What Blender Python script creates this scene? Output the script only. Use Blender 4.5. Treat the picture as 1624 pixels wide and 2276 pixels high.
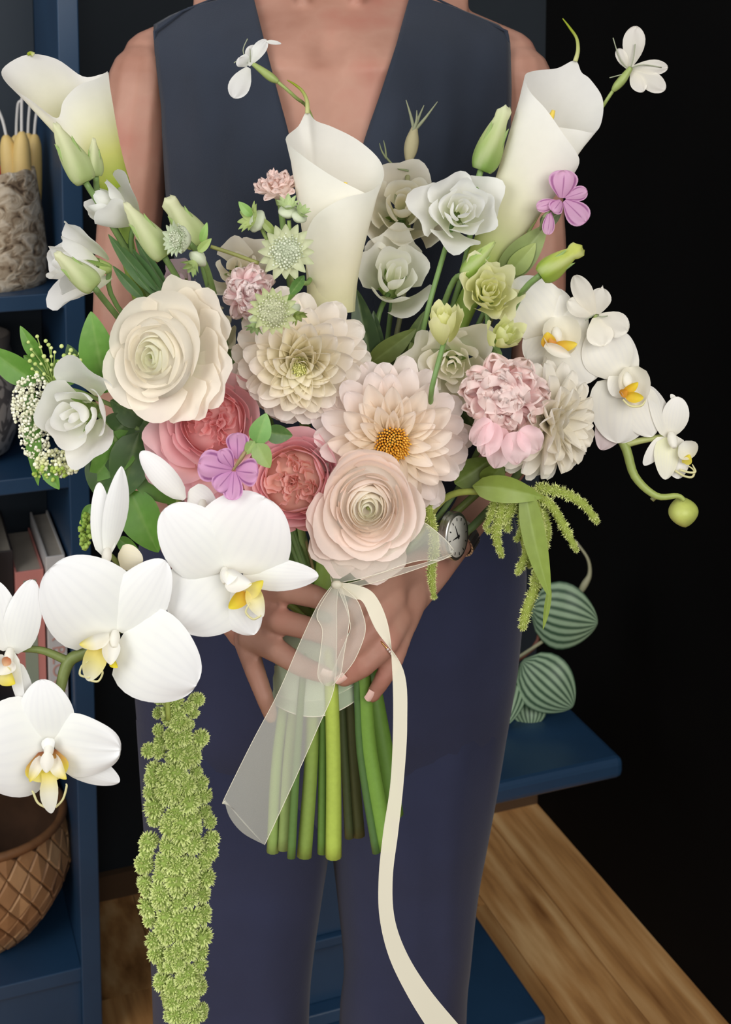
import bpy, bmesh, math, random
from mathutils import Vector, Matrix, Euler, noise

for o in list(bpy.data.objects): bpy.data.objects.remove(o)
SC = bpy.context.scene
COL = SC.collection
pi = math.pi
rad = math.radians
R = random.Random(11)

# ------------------------------------------------------------------ camera
F, CX, CY = 3000.0, 812.0, 392.0          # focal length and principal point in 1624x2276 pixels
PITCH = rad(6.5)
CAM = Vector((0, 0, 1.5))
cam_data = bpy.data.cameras.new('camera'); cam = bpy.data.objects.new('camera', cam_data); COL.objects.link(cam)
cam.location = CAM; cam.rotation_euler = (pi/2 - PITCH, 0, 0)
cam_data.sensor_fit = 'VERTICAL'; cam_data.sensor_height = 36; cam_data.sensor_width = 36
cam_data.lens = 36 * F / 2276.0
cam_data.shift_y = -(1138 - CY) / 2276.0
cam_data.clip_start = 0.02
cam_data.dof.use_dof = True; cam_data.dof.focus_distance = 1.04; cam_data.dof.aperture_fstop = 16
SC.camera = cam

# ------------------------------------------------------------------ light
w = bpy.data.worlds.new('world'); SC.world = w; w.use_nodes = True
bg = w.node_tree.nodes['Background']; bg.inputs[0].default_value = (0.93, 0.96, 1.0, 1); bg.inputs[1].default_value = 0.40

def area(name, loc, target, sx, sy, power, col):
    l = bpy.data.lights.new(name, 'AREA'); l.shape = 'RECTANGLE'; l.size = sx; l.size_y = sy
    l.energy = power; l.color = col
    o = bpy.data.objects.new(name, l); COL.objects.link(o); o.location = loc
    o.rotation_euler = (Vector(target) - Vector(loc)).to_track_quat('-Z', 'Y').to_euler()
    return o
area('window_daylight', (-1.75, -0.55, 2.15), (0.05, 1.1, 1.0), 1.4, 1.8, 27, (1.0, 0.985, 0.96))
area('front_fill', (1.0, -1.25, 2.2), (0.15, 1.2, 0.9), 2.0, 1.4, 40, (1.0, 0.965, 0.915))  # fill lamp added in front to brighten the flowers and soften their gaps

SC.view_settings.view_transform = 'Standard'; SC.view_settings.look = 'None'
SC.view_settings.gamma = 1.0; SC.view_settings.exposure = 0.36
SC.cycles.max_bounces = 8; SC.cycles.diffuse_bounces = 5; SC.cycles.adaptive_threshold = 0.03; SC.cycles.transparent_max_bounces = 10
SC.view_settings.use_curve_mapping = False

# ------------------------------------------------------------------ helpers
CAMR = cam.rotation_euler.to_matrix()
def P(px, py, d):                            # the point seen at a pixel at an axial depth d
    return CAM + CAMR @ Vector(((px-CX)/F*d, -(py-CY)/F*d, -d))
def ray(px, py): return (P(px, py, 1) - CAM)
def G(px, py, h=0.0):                        # the point seen at a pixel on the horizontal plane z = h
    r = ray(px, py); return CAM + r * ((h - CAM.z) / r.z)
def lin(c):
    return tuple(((x/255)/12.92 if x/255 <= .04045 else ((x/255+.055)/1.055)**2.4) for x in c)
def mixc(a, b, t):
    t = max(0, min(1, t)); return tuple(x + (y-x)*t for x, y in zip(a, b))
def smooth(t):
    t = max(0., min(1., t)); return t*t*(3-2*t)

# ------------------------------------------------------------------ materials
def new_mat(name):
    m = bpy.data.materials.new(name); m.use_nodes = True
    nt = m.node_tree; b = nt.nodes['Principled BSDF']; return m, nt, b
def noise_node(nt, scale, detail=3, coord='Object'):
    tc = nt.nodes.new('ShaderNodeTexCoord'); n = nt.nodes.new('ShaderNodeTexNoise')
    n.inputs['Scale'].default_value = scale; n.inputs['Detail'].default_value = detail
    nt.links.new(tc.outputs[coord], n.inputs['Vector']); return n
def bump(nt, b, src, strength, dist=.002):
    bp = nt.nodes.new('ShaderNodeBump'); bp.inputs['Strength'].default_value = strength; bp.inputs['Distance'].default_value = dist
    nt.links.new(src, bp.inputs['Height']); nt.links.new(bp.outputs[0], b.inputs['Normal'])
def ramp(nt, src, stops):
    r = nt.nodes.new('ShaderNodeValToRGB'); e = r.color_ramp.elements
    while len(e) < len(stops): e.new(.5)
    for el, (p, c) in zip(e, stops): el.position = p; el.color = (*lin(c), 1)
    nt.links.new(src, r.inputs[0]); return r
def organic(name, trans, rough, var=.06, nscale=.06, spec=.3, bstr=.0):
    """petals, leaves, stems: colour attribute x fine variation, part of the light passes through"""
    m, nt, b = new_mat(name)
    at = nt.nodes.new('ShaderNodeAttribute'); at.attribute_name = 'Col'
    n = noise_node(nt, nscale, 4)
    mr = nt.nodes.new('ShaderNodeMapRange'); mr.inputs[3].default_value = 1-var; mr.inputs[4].default_value = 1+var*.6
    nt.links.new(n.outputs[0], mr.inputs[0])
    mx = nt.nodes.new('ShaderNodeVectorMath'); mx.operation = 'SCALE'
    nt.links.new(at.outputs['Color'], mx.inputs[0]); nt.links.new(mr.outputs[0], mx.inputs['Scale'])
    nt.links.new(mx.outputs[0], b.inputs['Base Color'])
    b.inputs['Roughness'].default_value = rough; b.inputs['Specular IOR Level'].default_value = spec
    if bstr: bump(nt, b, n.outputs[0], bstr, 3.0)
    if trans:
        t = nt.nodes.new('ShaderNodeBsdfTranslucent'); nt.links.new(mx.outputs[0], t.inputs[0])
        ms = nt.nodes.new('ShaderNodeMixShader'); ms.inputs[0].default_value = trans
        out = nt.nodes['Material Output']
        nt.links.new(b.outputs[0], ms.inputs[1]); nt.links.new(t.outputs[0], ms.inputs[2]); nt.links.new(ms.outputs[0], out.inputs[0])
    return m
PETAL = organic('petal', .42, .6, .03, .05, .2)
ORCHID = organic('orchid_petal', .22, .5, .02, .04, .3)
LEAF = organic('leaf', .22, .42, .16, .05, .4)
STEM = organic('stem', 0, .45, .15, .08, .4)
MATTE = organic('matte', 0, .8, .10, .05, .2)
def plain(name, c, rough=.6, metal=0, var=0, nscale=8, bstr=0, spec=.4):
    m, nt, b = new_mat(name); c = lin(c)
    b.inputs['Base Color'].default_value = (*c, 1); b.inputs['Roughness'].default_value = rough
    b.inputs['Metallic'].default_value = metal; b.inputs['Specular IOR Level'].default_value = spec
    if var or bstr:
        n = noise_node(nt, nscale, 5)
        if var:
            r = nt.nodes.new('ShaderNodeValToRGB')
            r.color_ramp.elements[0].position = .3; r.color_ramp.elements[1].position = .7
            r.color_ramp.elements[0].color = (*[x*(1-var) for x in c], 1); r.color_ramp.elements[1].color = (*[min(1, x*(1+var)) for x in c], 1)
            nt.links.new(n.outputs[0], r.inputs[0]); nt.links.new(r.outputs[0], b.inputs['Base Color'])
        if bstr: bump(nt, b, n.outputs[0], bstr)
    return m

# ------------------------------------------------------------------ mesh and object helpers
def link_mesh(name, me, mat, par, mtx=None):
    o = bpy.data.objects.new(name, me); COL.objects.link(o)
    if par is not None: o.parent = par
    if mtx is not None: o.matrix_local = mtx
    return o
def make_mesh(name, verts, faces, mat, cols=None, smooth_=True):
    me = bpy.data.meshes.new(name); me.from_pydata([tuple(v) for v in verts], [], faces); me.update()
    me.materials.append(mat)
    if smooth_: me.polygons.foreach_set('use_smooth', [True]*len(me.polygons))
    if cols is not None:
        at = me.color_attributes.new('Col', 'FLOAT_COLOR', 'POINT')
        if isinstance(cols, tuple): cols = [cols]*len(verts)
        buf = []
        for c in cols: buf += [c[0], c[1], c[2], 1.0]
        at.data.foreach_set('color', buf)
    return me
def obj(name, verts, faces, mat, par, cols=None, smooth_=True, mtx=None):
    return link_mesh(name, make_mesh(name, verts, faces, mat, cols, smooth_), mat, par, mtx)
def tag(o, label=None, cat=None, group=None, kind=None):
    if label: o['label'] = label
    if cat: o['category'] = cat
    if group: o['group'] = group
    if kind: o['kind'] = kind
    return o
def grid_faces(nu, nv):
    return [(i*(nv+1)+j, (i+1)*(nv+1)+j, (i+1)*(nv+1)+j+1, i*(nv+1)+j+1) for i in range(nu) for j in range(nv)]
def sheet(name, fn, nu, nv, mat, par, col, vmap=None):
    vs, cs = [], []
    for i in range(nu+1):
        u = -1 + 2*i/nu
        for j in range(nv+1):
            v = j/nv
            if vmap: v = vmap(v)
            vs.append(fn(u, v)); cs.append(col(u, v) if callable(col) else col)
    return obj(name, vs, grid_faces(nu, nv), mat, par, cs)
def catmull(pts, n):
    """n samples per span through control points (tuples or vectors of any length)"""
    pts = [tuple(p) for p in pts]; out = []
    for i in range(len(pts)-1):
        p0 = pts[max(0, i-1)]; p1 = pts[i]; p2 = pts[i+1]; p3 = pts[min(len(pts)-1, i+2)]
        for k in range(n):
            t = k/n
            out.append(tuple(.5*((2*b)+(-a+c)*t+(2*a-5*b+4*c-d)*t*t+(-a+3*b-3*c+d)*t**3) for a, b, c, d in zip(p0, p1, p2, p3)))
    out.append(pts[-1]); return out
def tube_geo(pts, rs, seg=8, cap=True):
    pts = [Vector(p) for p in pts]; vs, fs = [], []
    up = Vector((.13, .21, .97)); prev = None
    for i, p in enumerate(pts):
        t = (pts[min(i+1, len(pts)-1)] - pts[max(0, i-1)]).normalized()
        if prev is None:
            a = t.cross(up)
            if a.length < .1: a = t.cross(Vector((1, 0, 0)))
            a.normalize()
        else:
            a = (prev - t*prev.dot(t)).normalized()
        prev = a; b = t.cross(a)
        for k in range(seg):
            an = 2*pi*k/seg; vs.append(p + (a*math.cos(an)+b*math.sin(an))*rs[i])
    for i in range(len(pts)-1):
        for k in range(seg):
            k2 = (k+1) % seg; fs.append((i*seg+k, i*seg+k2, (i+1)*seg+k2, (i+1)*seg+k))
    if cap:
        fs.append(tuple(range(seg-1, -1, -1))); fs.append(tuple((len(pts)-1)*seg+k for k in range(seg)))
    return vs, fs
def tube(name, pts, r, mat, par, col=None, seg=8, n=5):
    """smooth tube through points; r one number or one per point"""
    rs = [r]*len(pts) if not isinstance(r, (list, tuple)) else list(r)
    q = catmull([tuple(p)+(x,) for p, x in zip(pts, rs)], n)
    vs, fs = tube_geo([Vector(a[:3]) for a in q], [max(1e-5, a[3]) for a in q], seg)
    cs = None
    if col is not None:
        m = len(q); cs = [col((i//seg)/(m-1)) if callable(col) else col for i in range(len(vs))]
    return obj(name, vs, fs, mat, par, cs)
def rev_geo(prof, seg=32, close=False):
    """surface of revolution about z: prof = [(r, z)...]"""
    vs, fs = [], []
    for r, z in prof:
        for k in range(seg):
            a = 2*pi*k/seg; vs.append(Vector((r*math.cos(a), r*math.sin(a), z)))
    for i in range(len(prof)-1):
        for k in range(seg):
            k2 = (k+1) % seg; fs.append((i*seg+k, i*seg+k2, (i+1)*seg+k2, (i+1)*seg+k))
    return vs, fs
def box_geo(x0, x1, y0, y1, z0, z1):
    v = [Vector((x, y, z)) for x in (x0, x1) for y in (y0, y1) for z in (z0, z1)]
    return v, [(0, 1, 3, 2), (4, 6, 7, 5), (0, 4, 5, 1), (2, 3, 7, 6), (0, 2, 6, 4), (1, 5, 7, 3)]
def bevel_obj(o, wdt, seg=2):
    bm = bmesh.new(); bm.from_mesh(o.data)
    bmesh.ops.bevel(bm, geom=list(bm.edges), offset=wdt, segments=seg, profile=.5, affect='EDGES')
    bm.to_mesh(o.data); bm.free()
    o.data.polygons.foreach_set('use_smooth', [False]*len(o.data.polygons)); return o
def empty(name, mtx, label=None, cat=None, group=None):
    e = bpy.data.objects.new(name, None); COL.objects.link(e); e.matrix_world = mtx; e.empty_display_size = .05
    return tag(e, label, cat, group)

class Thing:
    """an Empty whose local units are pixels at depth d: x right, y up, z towards the camera"""
    def __init__(s, name, label, cat, px, py, d, group=None):
        s.px, s.py, s.d = px, py, d
        s.o = empty(name, Matrix.Translation(P(px, py, d)) @ CAMR.to_4x4() @ Matrix.Scale(d/F, 4), label, cat, group)
    def L(s, px, py, z=0.0):
        k = 1 - z/F
        return Vector(((px-CX)*k - (s.px-CX), -((py-CY)*k - (s.py-CY)), z))
    def W(s, px, py, d):
        return s.L(px, py, (s.d-d)*F/s.d)

def face_m(face, roll=0):
    z = Vector(face).normalized(); x = Vector((0, 1, 0)).cross(z)
    if x.length < .05: x = Vector((1, 0, 0))
    x.normalize(); y = z.cross(x)
    m = Matrix((x, y, z)).transposed()
    return m @ Matrix.Rotation(roll, 3, 'Z')
def as_col(c):
    """(base, tip) or one 0-255 colour or a function -> function of (u, v) in linear colour"""
    if callable(c): return c
    if isinstance(c[0], (tuple, list)):
        k = [lin(x) for x in c]
        def f(u, v):
            t = v*(len(k)-1); i = min(int(t), len(k)-2); return mixc(k[i], k[i+1], t-i)
        return f
    k = lin(c); return lambda u, v: k
VM = lambda v: 1-(1-v)**1.85                           # rows crowd towards the tip, so tips come out round
def wprof(v, a, b, base):
    s = max(0., math.sin(pi*min(1, v)**a))**b
    return max(s, base*(1-v)**.5) if v < .5 else s
def petal(th, par, A, B, W, zA=0., zB=0., a=.8, b=.6, base=.2, cup=0., bend=0., ruf=0., rk=6., roll=0., notch=0., fold=0., skew=0.,
          col=(250, 248, 245), mat=None, name='petal', nu=10, nv=12, tipcurl=0.):
    """a petal or leaf from pixel A to pixel B, W pixels wide"""
    pa = th.L(A[0], A[1], zA); pb = th.L(B[0], B[1], zB)
    ax = pb - pa; ln = ax.length; t = ax.normalized()
    sd = t.cross(Vector((0, 0, 1))); sd = sd.normalized() if sd.length > .05 else Vector((1, 0, 0))
    sd = Matrix.Rotation(roll, 3, t) @ sd
    nm = sd.cross(t)
    ph = R.uniform(0, 6)
    def fn(u, v):
        ww = wprof(v, a, b, base) * W/2
        h = cup*W*.5*u*u*min(1, ww/W*2.2) + bend*ln*4*v*(1-v) + fold*abs(u)*ww + tipcurl*ln*v**4
        h += ruf*W*math.sin(rk*u+ph)*(v**2)*abs(u)**.5 + ruf*W*.5*math.sin(rk*1.7*v+ph*2+u)*u*u
        y = v - notch*math.exp(-(u/.28)**2)*v**6
        return pa + t*(y*ln) + sd*(u*ww + skew*W*math.sin(pi*v)) + nm*h
    return sheet(name, fn, nu, nv, mat or PETAL, par, as_col(col), VM)

def shell(th, par, C, M, Rr, H, zrim, phi, span, close=0., flare=0., drop=.25, ruf=0., rk=7, col=(250, 248, 245), nu=10, nv=8,
          name='petal', fringe=0., point=0., mat=None):
    """a curved petal standing on a flower axis (C centre, M axes), Rr its distance from the axis"""
    ph = R.uniform(0, 6); ph2 = R.uniform(0, 6)
    fr = [R.uniform(-1, 1) for _ in range(nu+1)]
    def fn(u, v):
        vv = v*(1 - drop*abs(u)**2.6 + point*max(0, 1-abs(u)*2.5))
        rho = Rr*(math.sin(pi/2*min(1, .12+vv*1.05)))**.7
        k = max(0., vv-.5)/.5
        rho = rho*(1-close*k) + flare*Rr*k**1.6
        rho += ruf*Rr*math.sin(rk*u+ph)*vv**3
        an = phi + u*span/2*(.30+.70*math.sqrt(max(0, vv)))
        z = zrim - H*(1-vv) + ruf*Rr*.7*math.sin(rk*1.3*u+ph2)*vv**3
        if fringe: z += fringe*Rr*fr[int((u+1)/2*nu+.5)]*smooth((v-.7)/.3)
        return C + M @ Vector((rho*math.cos(an), rho*math.sin(an), z))
    return sheet(name, fn, nu, nv, mat or PETAL, par, as_col(col))

_PM = {}
def unit_petal(key, col, a=.9, b=.6, base=.25, cup=.4, bend=.0, notch=0., ruf=0., fold=0., tube_=0., curl=0., nu=6, nv=7, mat=None, fringe=0.):
    """shared petal mesh: length 1 along y, width 1, facing +z"""
    if key in _PM: return _PM[key]
    vs, cs = [], []; c = as_col(col); ph = R.uniform(0, 6)
    for i in range(nu+1):
        u = -1+2*i/nu
        for j in range(nv+1):
            v = VM(j/nv); ww = wprof(v, a, b, base)*.5
            if tube_:
                an = u*tube_*pi*(1-.55*v)
                x = math.sin(an)*ww/max(.3, tube_*2); z = (1-math.cos(an))*ww/max(.3, tube_*2)
            else:
                x = u*ww; z = cup*u*u*ww + fold*abs(u)*ww
            z += bend*4*v*(1-v) + curl*v**4 + ruf*math.sin(6*u+ph)*v*v
            y = v - notch*math.exp(-(u/.25)**2)*v**6 - (fringe*(i % 2)*v**4 if fringe else 0)
            vs.append((x, y, z)); cs.append(c(u, v))
    _PM[key] = make_mesh('petal', vs, grid_faces(nu, nv), mat or PETAL, cs)
    return _PM[key]
def put(name, me, par, C, M, phi, theta, Lg, W, r0=0., roll=0., z0=0.):
    """a shared petal leaving the axis at polar angle theta"""
    m = M @ Matrix.Rotation(phi, 3, 'Z') @ Matrix.Rotation(pi/2-theta, 3, 'X') @ Matrix.Rotation(roll, 3, 'Y')
    off = M @ (Matrix.Rotation(phi, 3, 'Z') @ Vector((0, r0, z0)))
    mt = Matrix.Translation(C+off) @ m.to_4x4() @ Matrix.Diagonal((W, Lg, W*.6+Lg*.4, 1))
    return link_mesh(name, me, None, par, mt)
GA = 2.399963

BIND = (722, 1400, 1.085)
GREENS = [(140, 166, 98), (118, 146, 84), (156, 178, 112), (108, 134, 84)]
def stem(th, pts, r, col=None, end=None, par=None, name='stem'):
    """stem through (px, py, depth) points, down to the binding point and, where seen below it, to its cut end"""
    q = [th.W(*p) for p in pts]; rr = [r]*len(pts)
    c = lin(col or R.choice(GREENS))
    if end:
        bx = BIND[0] + (end[0]-BIND[0])*.55
        q += [th.W(bx, 1450, end[3]), th.W((bx+end[0])/2+end[4], (1450+end[1])/2, end[3]-.004), th.W(end[0], end[1], end[3]-.006)]
        rr += [end[2]*.8, end[2]*.92, end[2]]
        c2 = lin(end[5]); n = len(pts)
        tot = len(q)-1
        return tube(name, q, rr, STEM, par or th.o, lambda t: mixc(c, c2, (t*tot-n+1.5)), seg=10)
    return tube(name, q, rr, STEM, par or th.o, c, seg=8)
# cut ends seen under the binding: x, y, radius, depth, bow, colour
ENDS = dict(
    bright=(741, 1905, 19, 1.048, 4, (176, 196, 84)), right=(858, 1885, 21, 1.055, -8, (120, 158, 66)), far=(872, 1812, 25, 1.075, 6, (96, 130, 52)),
    olive=(676, 1903, 18, 1.058, 6, (128, 150, 70)), thin=(647, 1906, 10, 1.05, -4, (92, 122, 62)), mid=(716, 1896, 12, 1.062, 0, (110, 146, 66)),
    pale=(606, 1893, 15, 1.072, -14, (150, 176, 96)), pale2=(629, 1888, 12, 1.066, -8, (150, 172, 100)), dark=(776, 1862, 11, 1.08, 0, (86, 96, 60)),
    brown=(797, 1858, 14, 1.085, 0, (98, 100, 60)), slim=(836, 1895, 9, 1.052, -10, (84, 116, 62)), rust=(886, 1838, 12, 1.10, 12, (122, 92, 58)),
    back=(690, 1850, 12, 1.10, 0, (88, 104, 58)), back2=(745, 1858, 12, 1.105, 0, (92, 110, 60)))
# ================================================================== the room
PSI = rad(20.5)
ROOM = Matrix.Rotation(PSI, 4, 'Z')                       # room axes: x along the back wall, y away from the camera
RI = ROOM.inverted()
def RG(px, py, h=0.): return RI @ G(px, py, h)            # a floor pixel in room axes
def struct(name, geo, mat, par=None, bev=0):
    o = obj(name, geo[0], geo[1], mat, par, smooth_=False)
    if par is None: o.matrix_world = ROOM; o['kind'] = 'structure'
    if bev: bevel_obj(o, bev, 2)
    return o
back_y = RG(230, 1992).y
right_x = RG(1624, 2280).x
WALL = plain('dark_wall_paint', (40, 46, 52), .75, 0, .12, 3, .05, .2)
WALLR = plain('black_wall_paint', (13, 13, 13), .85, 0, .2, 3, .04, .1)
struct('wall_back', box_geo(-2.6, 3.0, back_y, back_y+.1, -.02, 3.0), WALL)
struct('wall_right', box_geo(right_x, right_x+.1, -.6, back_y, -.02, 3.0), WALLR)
bb = struct('baseboard_back', box_geo(-2.6, right_x, back_y-.014, back_y, 0, .045), plain('stained_moulding', (92, 70, 50), .6))
fl = struct('floor', box_geo(-2.6, 3.0, -2.5, back_y, -.04, -.004), plain('floor_gap', (40, 26, 16), .8))

m, nt, b = new_mat('wood_plank')                          # grain along the board, tint different on every board
tc = nt.nodes.new('ShaderNodeTexCoord'); mp = nt.nodes.new('ShaderNodeMapping'); oi = nt.nodes.new('ShaderNodeObjectInfo')
mp.inputs['Scale'].default_value = (22, 1.6, 4)
ad = nt.nodes.new('ShaderNodeVectorMath'); ad.operation = 'ADD'
sc = nt.nodes.new('ShaderNodeVectorMath'); sc.operation = 'SCALE'; sc.inputs['Scale'].default_value = 9
nt.links.new(oi.outputs['Location'], sc.inputs[0]); nt.links.new(tc.outputs['Object'], ad.inputs[0]); nt.links.new(sc.outputs[0], ad.inputs[1])
nt.links.new(ad.outputs[0], mp.inputs[0])
nz = nt.nodes.new('ShaderNodeTexNoise'); nz.inputs['Scale'].default_value = 1.5; nz.inputs['Detail'].default_value = 6
nt.links.new(mp.outputs[0], nz.inputs['Vector'])
rp = ramp(nt, nz.outputs[0], [(.30, (140, 92, 50)), (.5, (206, 152, 94)), (.72, (240, 198, 140))])
hs = nt.nodes.new('ShaderNodeHueSaturation'); mr = nt.nodes.new('ShaderNodeMapRange'); mr.inputs[3].default_value = .95; mr.inputs[4].default_value = 1.3
nt.links.new(oi.outputs['Random'], mr.inputs[0]); nt.links.new(mr.outputs[0], hs.inputs['Value']); nt.links.new(rp.outputs[0], hs.inputs['Color'])
nt.links.new(hs.outputs[0], b.inputs['Base Color']); b.inputs['Roughness'].default_value = .36
bump(nt, b, nz.outputs[0], .15, .002)
WOOD = m
pw, pl = .112, 1.25
g = box_geo(-pw/2+.0007, pw/2-.0007, -pl/2+.0007, pl/2-.0007, -.012, 0)
pm = make_mesh('plank', g[0], g[1], WOOD, None, False)
k = 0
x = right_x - pw/2
while x > -1.75:
    y = back_y - pl/2 - (k*.43 % 1.0)*.0 + ((k*7) % 5)*.25
    while y > .55:
        y1 = min(y+pl/2, back_y); 
        if y - pl/2 < back_y - .02:
            o = link_mesh('plank', pm, WOOD, fl, Matrix.Translation((x, (y1+y-pl/2)/2, 0)) @ Matrix.Diagonal((1, (y1-y+pl/2)/pl, 1, 1)))
        y -= pl
    x -= pw; k += 1

# ------------------------------------------------------------------ bookcase
m, nt, b = new_mat('blue_paint')
n = noise_node(nt, 6, 5); rp = ramp(nt, n.outputs[0], [(.3, (31, 59, 88)), (.7, (38, 70, 102))])
nt.links.new(rp.outputs[0], b.inputs['Base Color']); b.inputs['Roughness'].default_value = .38; bump(nt, b, n.outputs[0], .12, .001)
BLUE = m
kc = RG(223, 2316)                                        # outer front corner of the right-hand side
def on_front(px, py, yy):                                 # pixel -> point on the plane room-y = yy
    r = RI.to_3x3() @ ray(px, py); o = RI @ CAM
    return o + r*((yy-o.y)/r.y)
bc = empty('bookcase', ROOM @ Matrix.Translation((kc.x, kc.y, 0)), 'blue painted bookcase with open shelves at the left edge', 'bookcase')
DP, PT, SW = .27, .024, .75
def bpart(name, x0, x1, y0, y1, z0, z1, par=bc, mat=BLUE, bev=.0016):
    g = box_geo(x0, x1, y0, y1, z0, z1); return bevel_obj(obj(name, g[0], g[1], mat, par, smooth_=False), bev)
bpart('side_panel', -PT, 0, 0, DP, 0, 2.0); bpart('side_panel', -SW, -SW+PT, 0, DP, 0, 2.0)
bpart('front_stile', -PT-.002, .002, -.012, 0, 0, 2.0); bpart('front_stile', -SW-.002, -SW+PT+.002, -.012, 0, 0, 2.0)
bpart('back_panel', -SW+PT, -PT, DP-.008, DP, .02, 2.0, mat=plain('dark_back_paint', (38, 48, 58), .6))
SH = [on_front(150, y, kc.y).z for y in (650, 1052, 1600, 2160)]
for z in SH: bpart('shelf', -SW+PT, -PT, .002, DP-.008, z-.022, z)
bpart('plinth_board', -SW+PT, -PT, .008, .024, .0, SH[3]-.022)
def bk(x, y, z): return ROOM @ Vector((kc.x+x, kc.y+y, z))
def bk_m(x, y, z): return Matrix.Translation(bk(x, y, z)) @ ROOM.to_3x3().to_4x4()

# birch bark holder on the upper shelf
def shelf_x(px, py, yy): return on_front(px, py, kc.y+yy).x - kc.x
zt = SH[0]
yc = .11
xr_ = shelf_x(104, 560, yc); rad_b = .082; xb = xr_ - rad_b
m, nt, b = new_mat('birch_bark')
tc = nt.nodes.new('ShaderNodeTexCoord'); mp = nt.nodes.new('ShaderNodeMapping'); mp.inputs['Scale'].default_value = (26, 26, 44); nt.links.new(tc.outputs['Object'], mp.inputs[0])
n = nt.nodes.new('ShaderNodeTexNoise'); n.inputs['Scale'].default_value = 1.6; n.inputs['Detail'].default_value = 7; n.inputs['Distortion'].default_value = 1.2; nt.links.new(mp.outputs[0], n.inputs['Vector'])
rp = ramp(nt, n.outputs[0], [(.32, (84, 66, 50)), (.42, (160, 138, 112)), (.55, (206, 190, 166)), (.75, (228, 216, 198))])
nt.links.new(rp.outputs[0], b.inputs['Base Color']); b.inputs['Roughness'].default_value = .9; bump(nt, b, n.outputs[0], .9, .006)
BARK = m
bp = empty('birch_bark_holder', bk_m(xb, yc, zt), 'birch bark pot holding candles on the upper bookcase shelf', 'pot')
hb = on_front(72, 372, kc.y+yc).z - zt
vs, fs = rev_geo([(0, 0), (rad_b*.98, 0), (rad_b, .01), (rad_b*1.01, hb*.3), (rad_b*.95, hb*.6), (rad_b*.84, hb*.97), (rad_b*.81, hb), (rad_b*.76, hb*.99)], 64)
vs = [v*(1+.035*noise.noise(v*45)+.02*noise.noise(v*120)) if v.z > .003 else v for v in vs]
obj('bark', vs, fs, BARK, bp)
vs, fs = rev_geo([(rad_b*.77, hb*.985), (rad_b*.75, hb*.8), (rad_b*.74, hb*.55), (0, hb*.54)], 40)
obj('red_lining', vs, fs, plain('red_felt', (170, 24, 34), .8), bp)
WAX = plain('beeswax', (226, 196, 126), .45, 0, .1, 20)
WICK = plain('cotton_wick', (226, 224, 220), .9)
cz = [(14, 300, .0, -.10, 'leaning left'), (36, 300, .045, .02, 'at the back between two others'), (48, 292, -.012, .03, 'standing foremost of the bunch'), (62, 296, .04, .04, 'behind the foremost one'), (76, 298, .03, .08, 'rightmost of the bunch, half behind the calla')]
for i, (px, py, dy, lean, w_) in enumerate(cz):
    top = RI @ P(px, py, 1); o_ = RI @ CAM; r_ = top - o_; tp = o_ + r_*((kc.y+yc+dy-o_.y)/r_.y)
    tp = ROOM @ tp; hgt = tp.z-(zt+hb*.56)
    c = empty('taper_candle', Matrix.Translation((tp.x, tp.y, zt+hb*.56)), 'cream beeswax taper candle in the birch pot, '+w_, 'candle', 'beeswax candles in the birch pot')
    ln_ = Vector((-lean*hgt*.9, 0, 0))
    tube('wax', [ln_, ln_*.6+Vector((0, 0, hgt*.35)), ln_*.2+Vector((0, 0, hgt*.8)), Vector((0, 0, hgt*.95)), Vector((0, 0, hgt))], [.0145, .0142, .012, .0075, .003], WAX, c, seg=16)
    k = [-.03, .008, .004, .01, .016][i]
    tube('wick', [Vector((0, 0, hgt-.002)), Vector((k*.2, 0, hgt+.025)), Vector((k*.6, -.002, hgt+.046)), Vector((k*1.3, -.004, hgt+(.04 if i == 0 else .05)))], .0022, WICK, c, seg=6)

# patterned vase on the second shelf
zt = SH[1]; yc = .13
rv = .085; xv = shelf_x(46, 900, yc) - rv
m, nt, b = new_mat('patterned_ceramic')
tc = nt.nodes.new('ShaderNodeTexCoord'); mp = nt.nodes.new('ShaderNodeMapping'); mp.inputs['Scale'].default_value = (38, 38, 22); nt.links.new(tc.outputs['Object'], mp.inputs[0])
n = nt.nodes.new('ShaderNodeTexNoise'); n.inputs['Scale'].default_value = 1.1; n.inputs['Detail'].default_value = 1; n.inputs['Distortion'].default_value = 2.2; nt.links.new(mp.outputs[0], n.inputs['Vector'])
rp = ramp(nt, n.outputs[0], [(.50, (112, 106, 102)), (.54, (186, 178, 170))])
nt.links.new(rp.outputs[0], b.inputs['Base Color']); b.inputs['Roughness'].default_value = .35
hv = on_front(40, 735, kc.y+yc).z - zt
vz = empty('patterned_vase', bk_m(xv, yc, zt), 'grey vase with pale leaf pattern behind the white froth, second shelf', 'vase')
vs, fs = rev_geo([(0, 0), (rv*.55, 0), (rv*.8, .01), (rv*.97, hv*.25), (rv, hv*.45), (rv*.97, hv*.7), (rv*.9, hv*.82)], 48); obj('body', vs, fs, m, vz)
vs, fs = rev_geo([(rv*.9, hv*.82), (rv*.84, hv*.9), (rv*.86, hv), (rv*.82, hv), (rv*.80, hv*.9), (rv*.84, hv*.6)], 48); obj('neck', vs, fs, plain('vase_rim', (120, 112, 106), .4, 0, .15, 10), vz)

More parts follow.
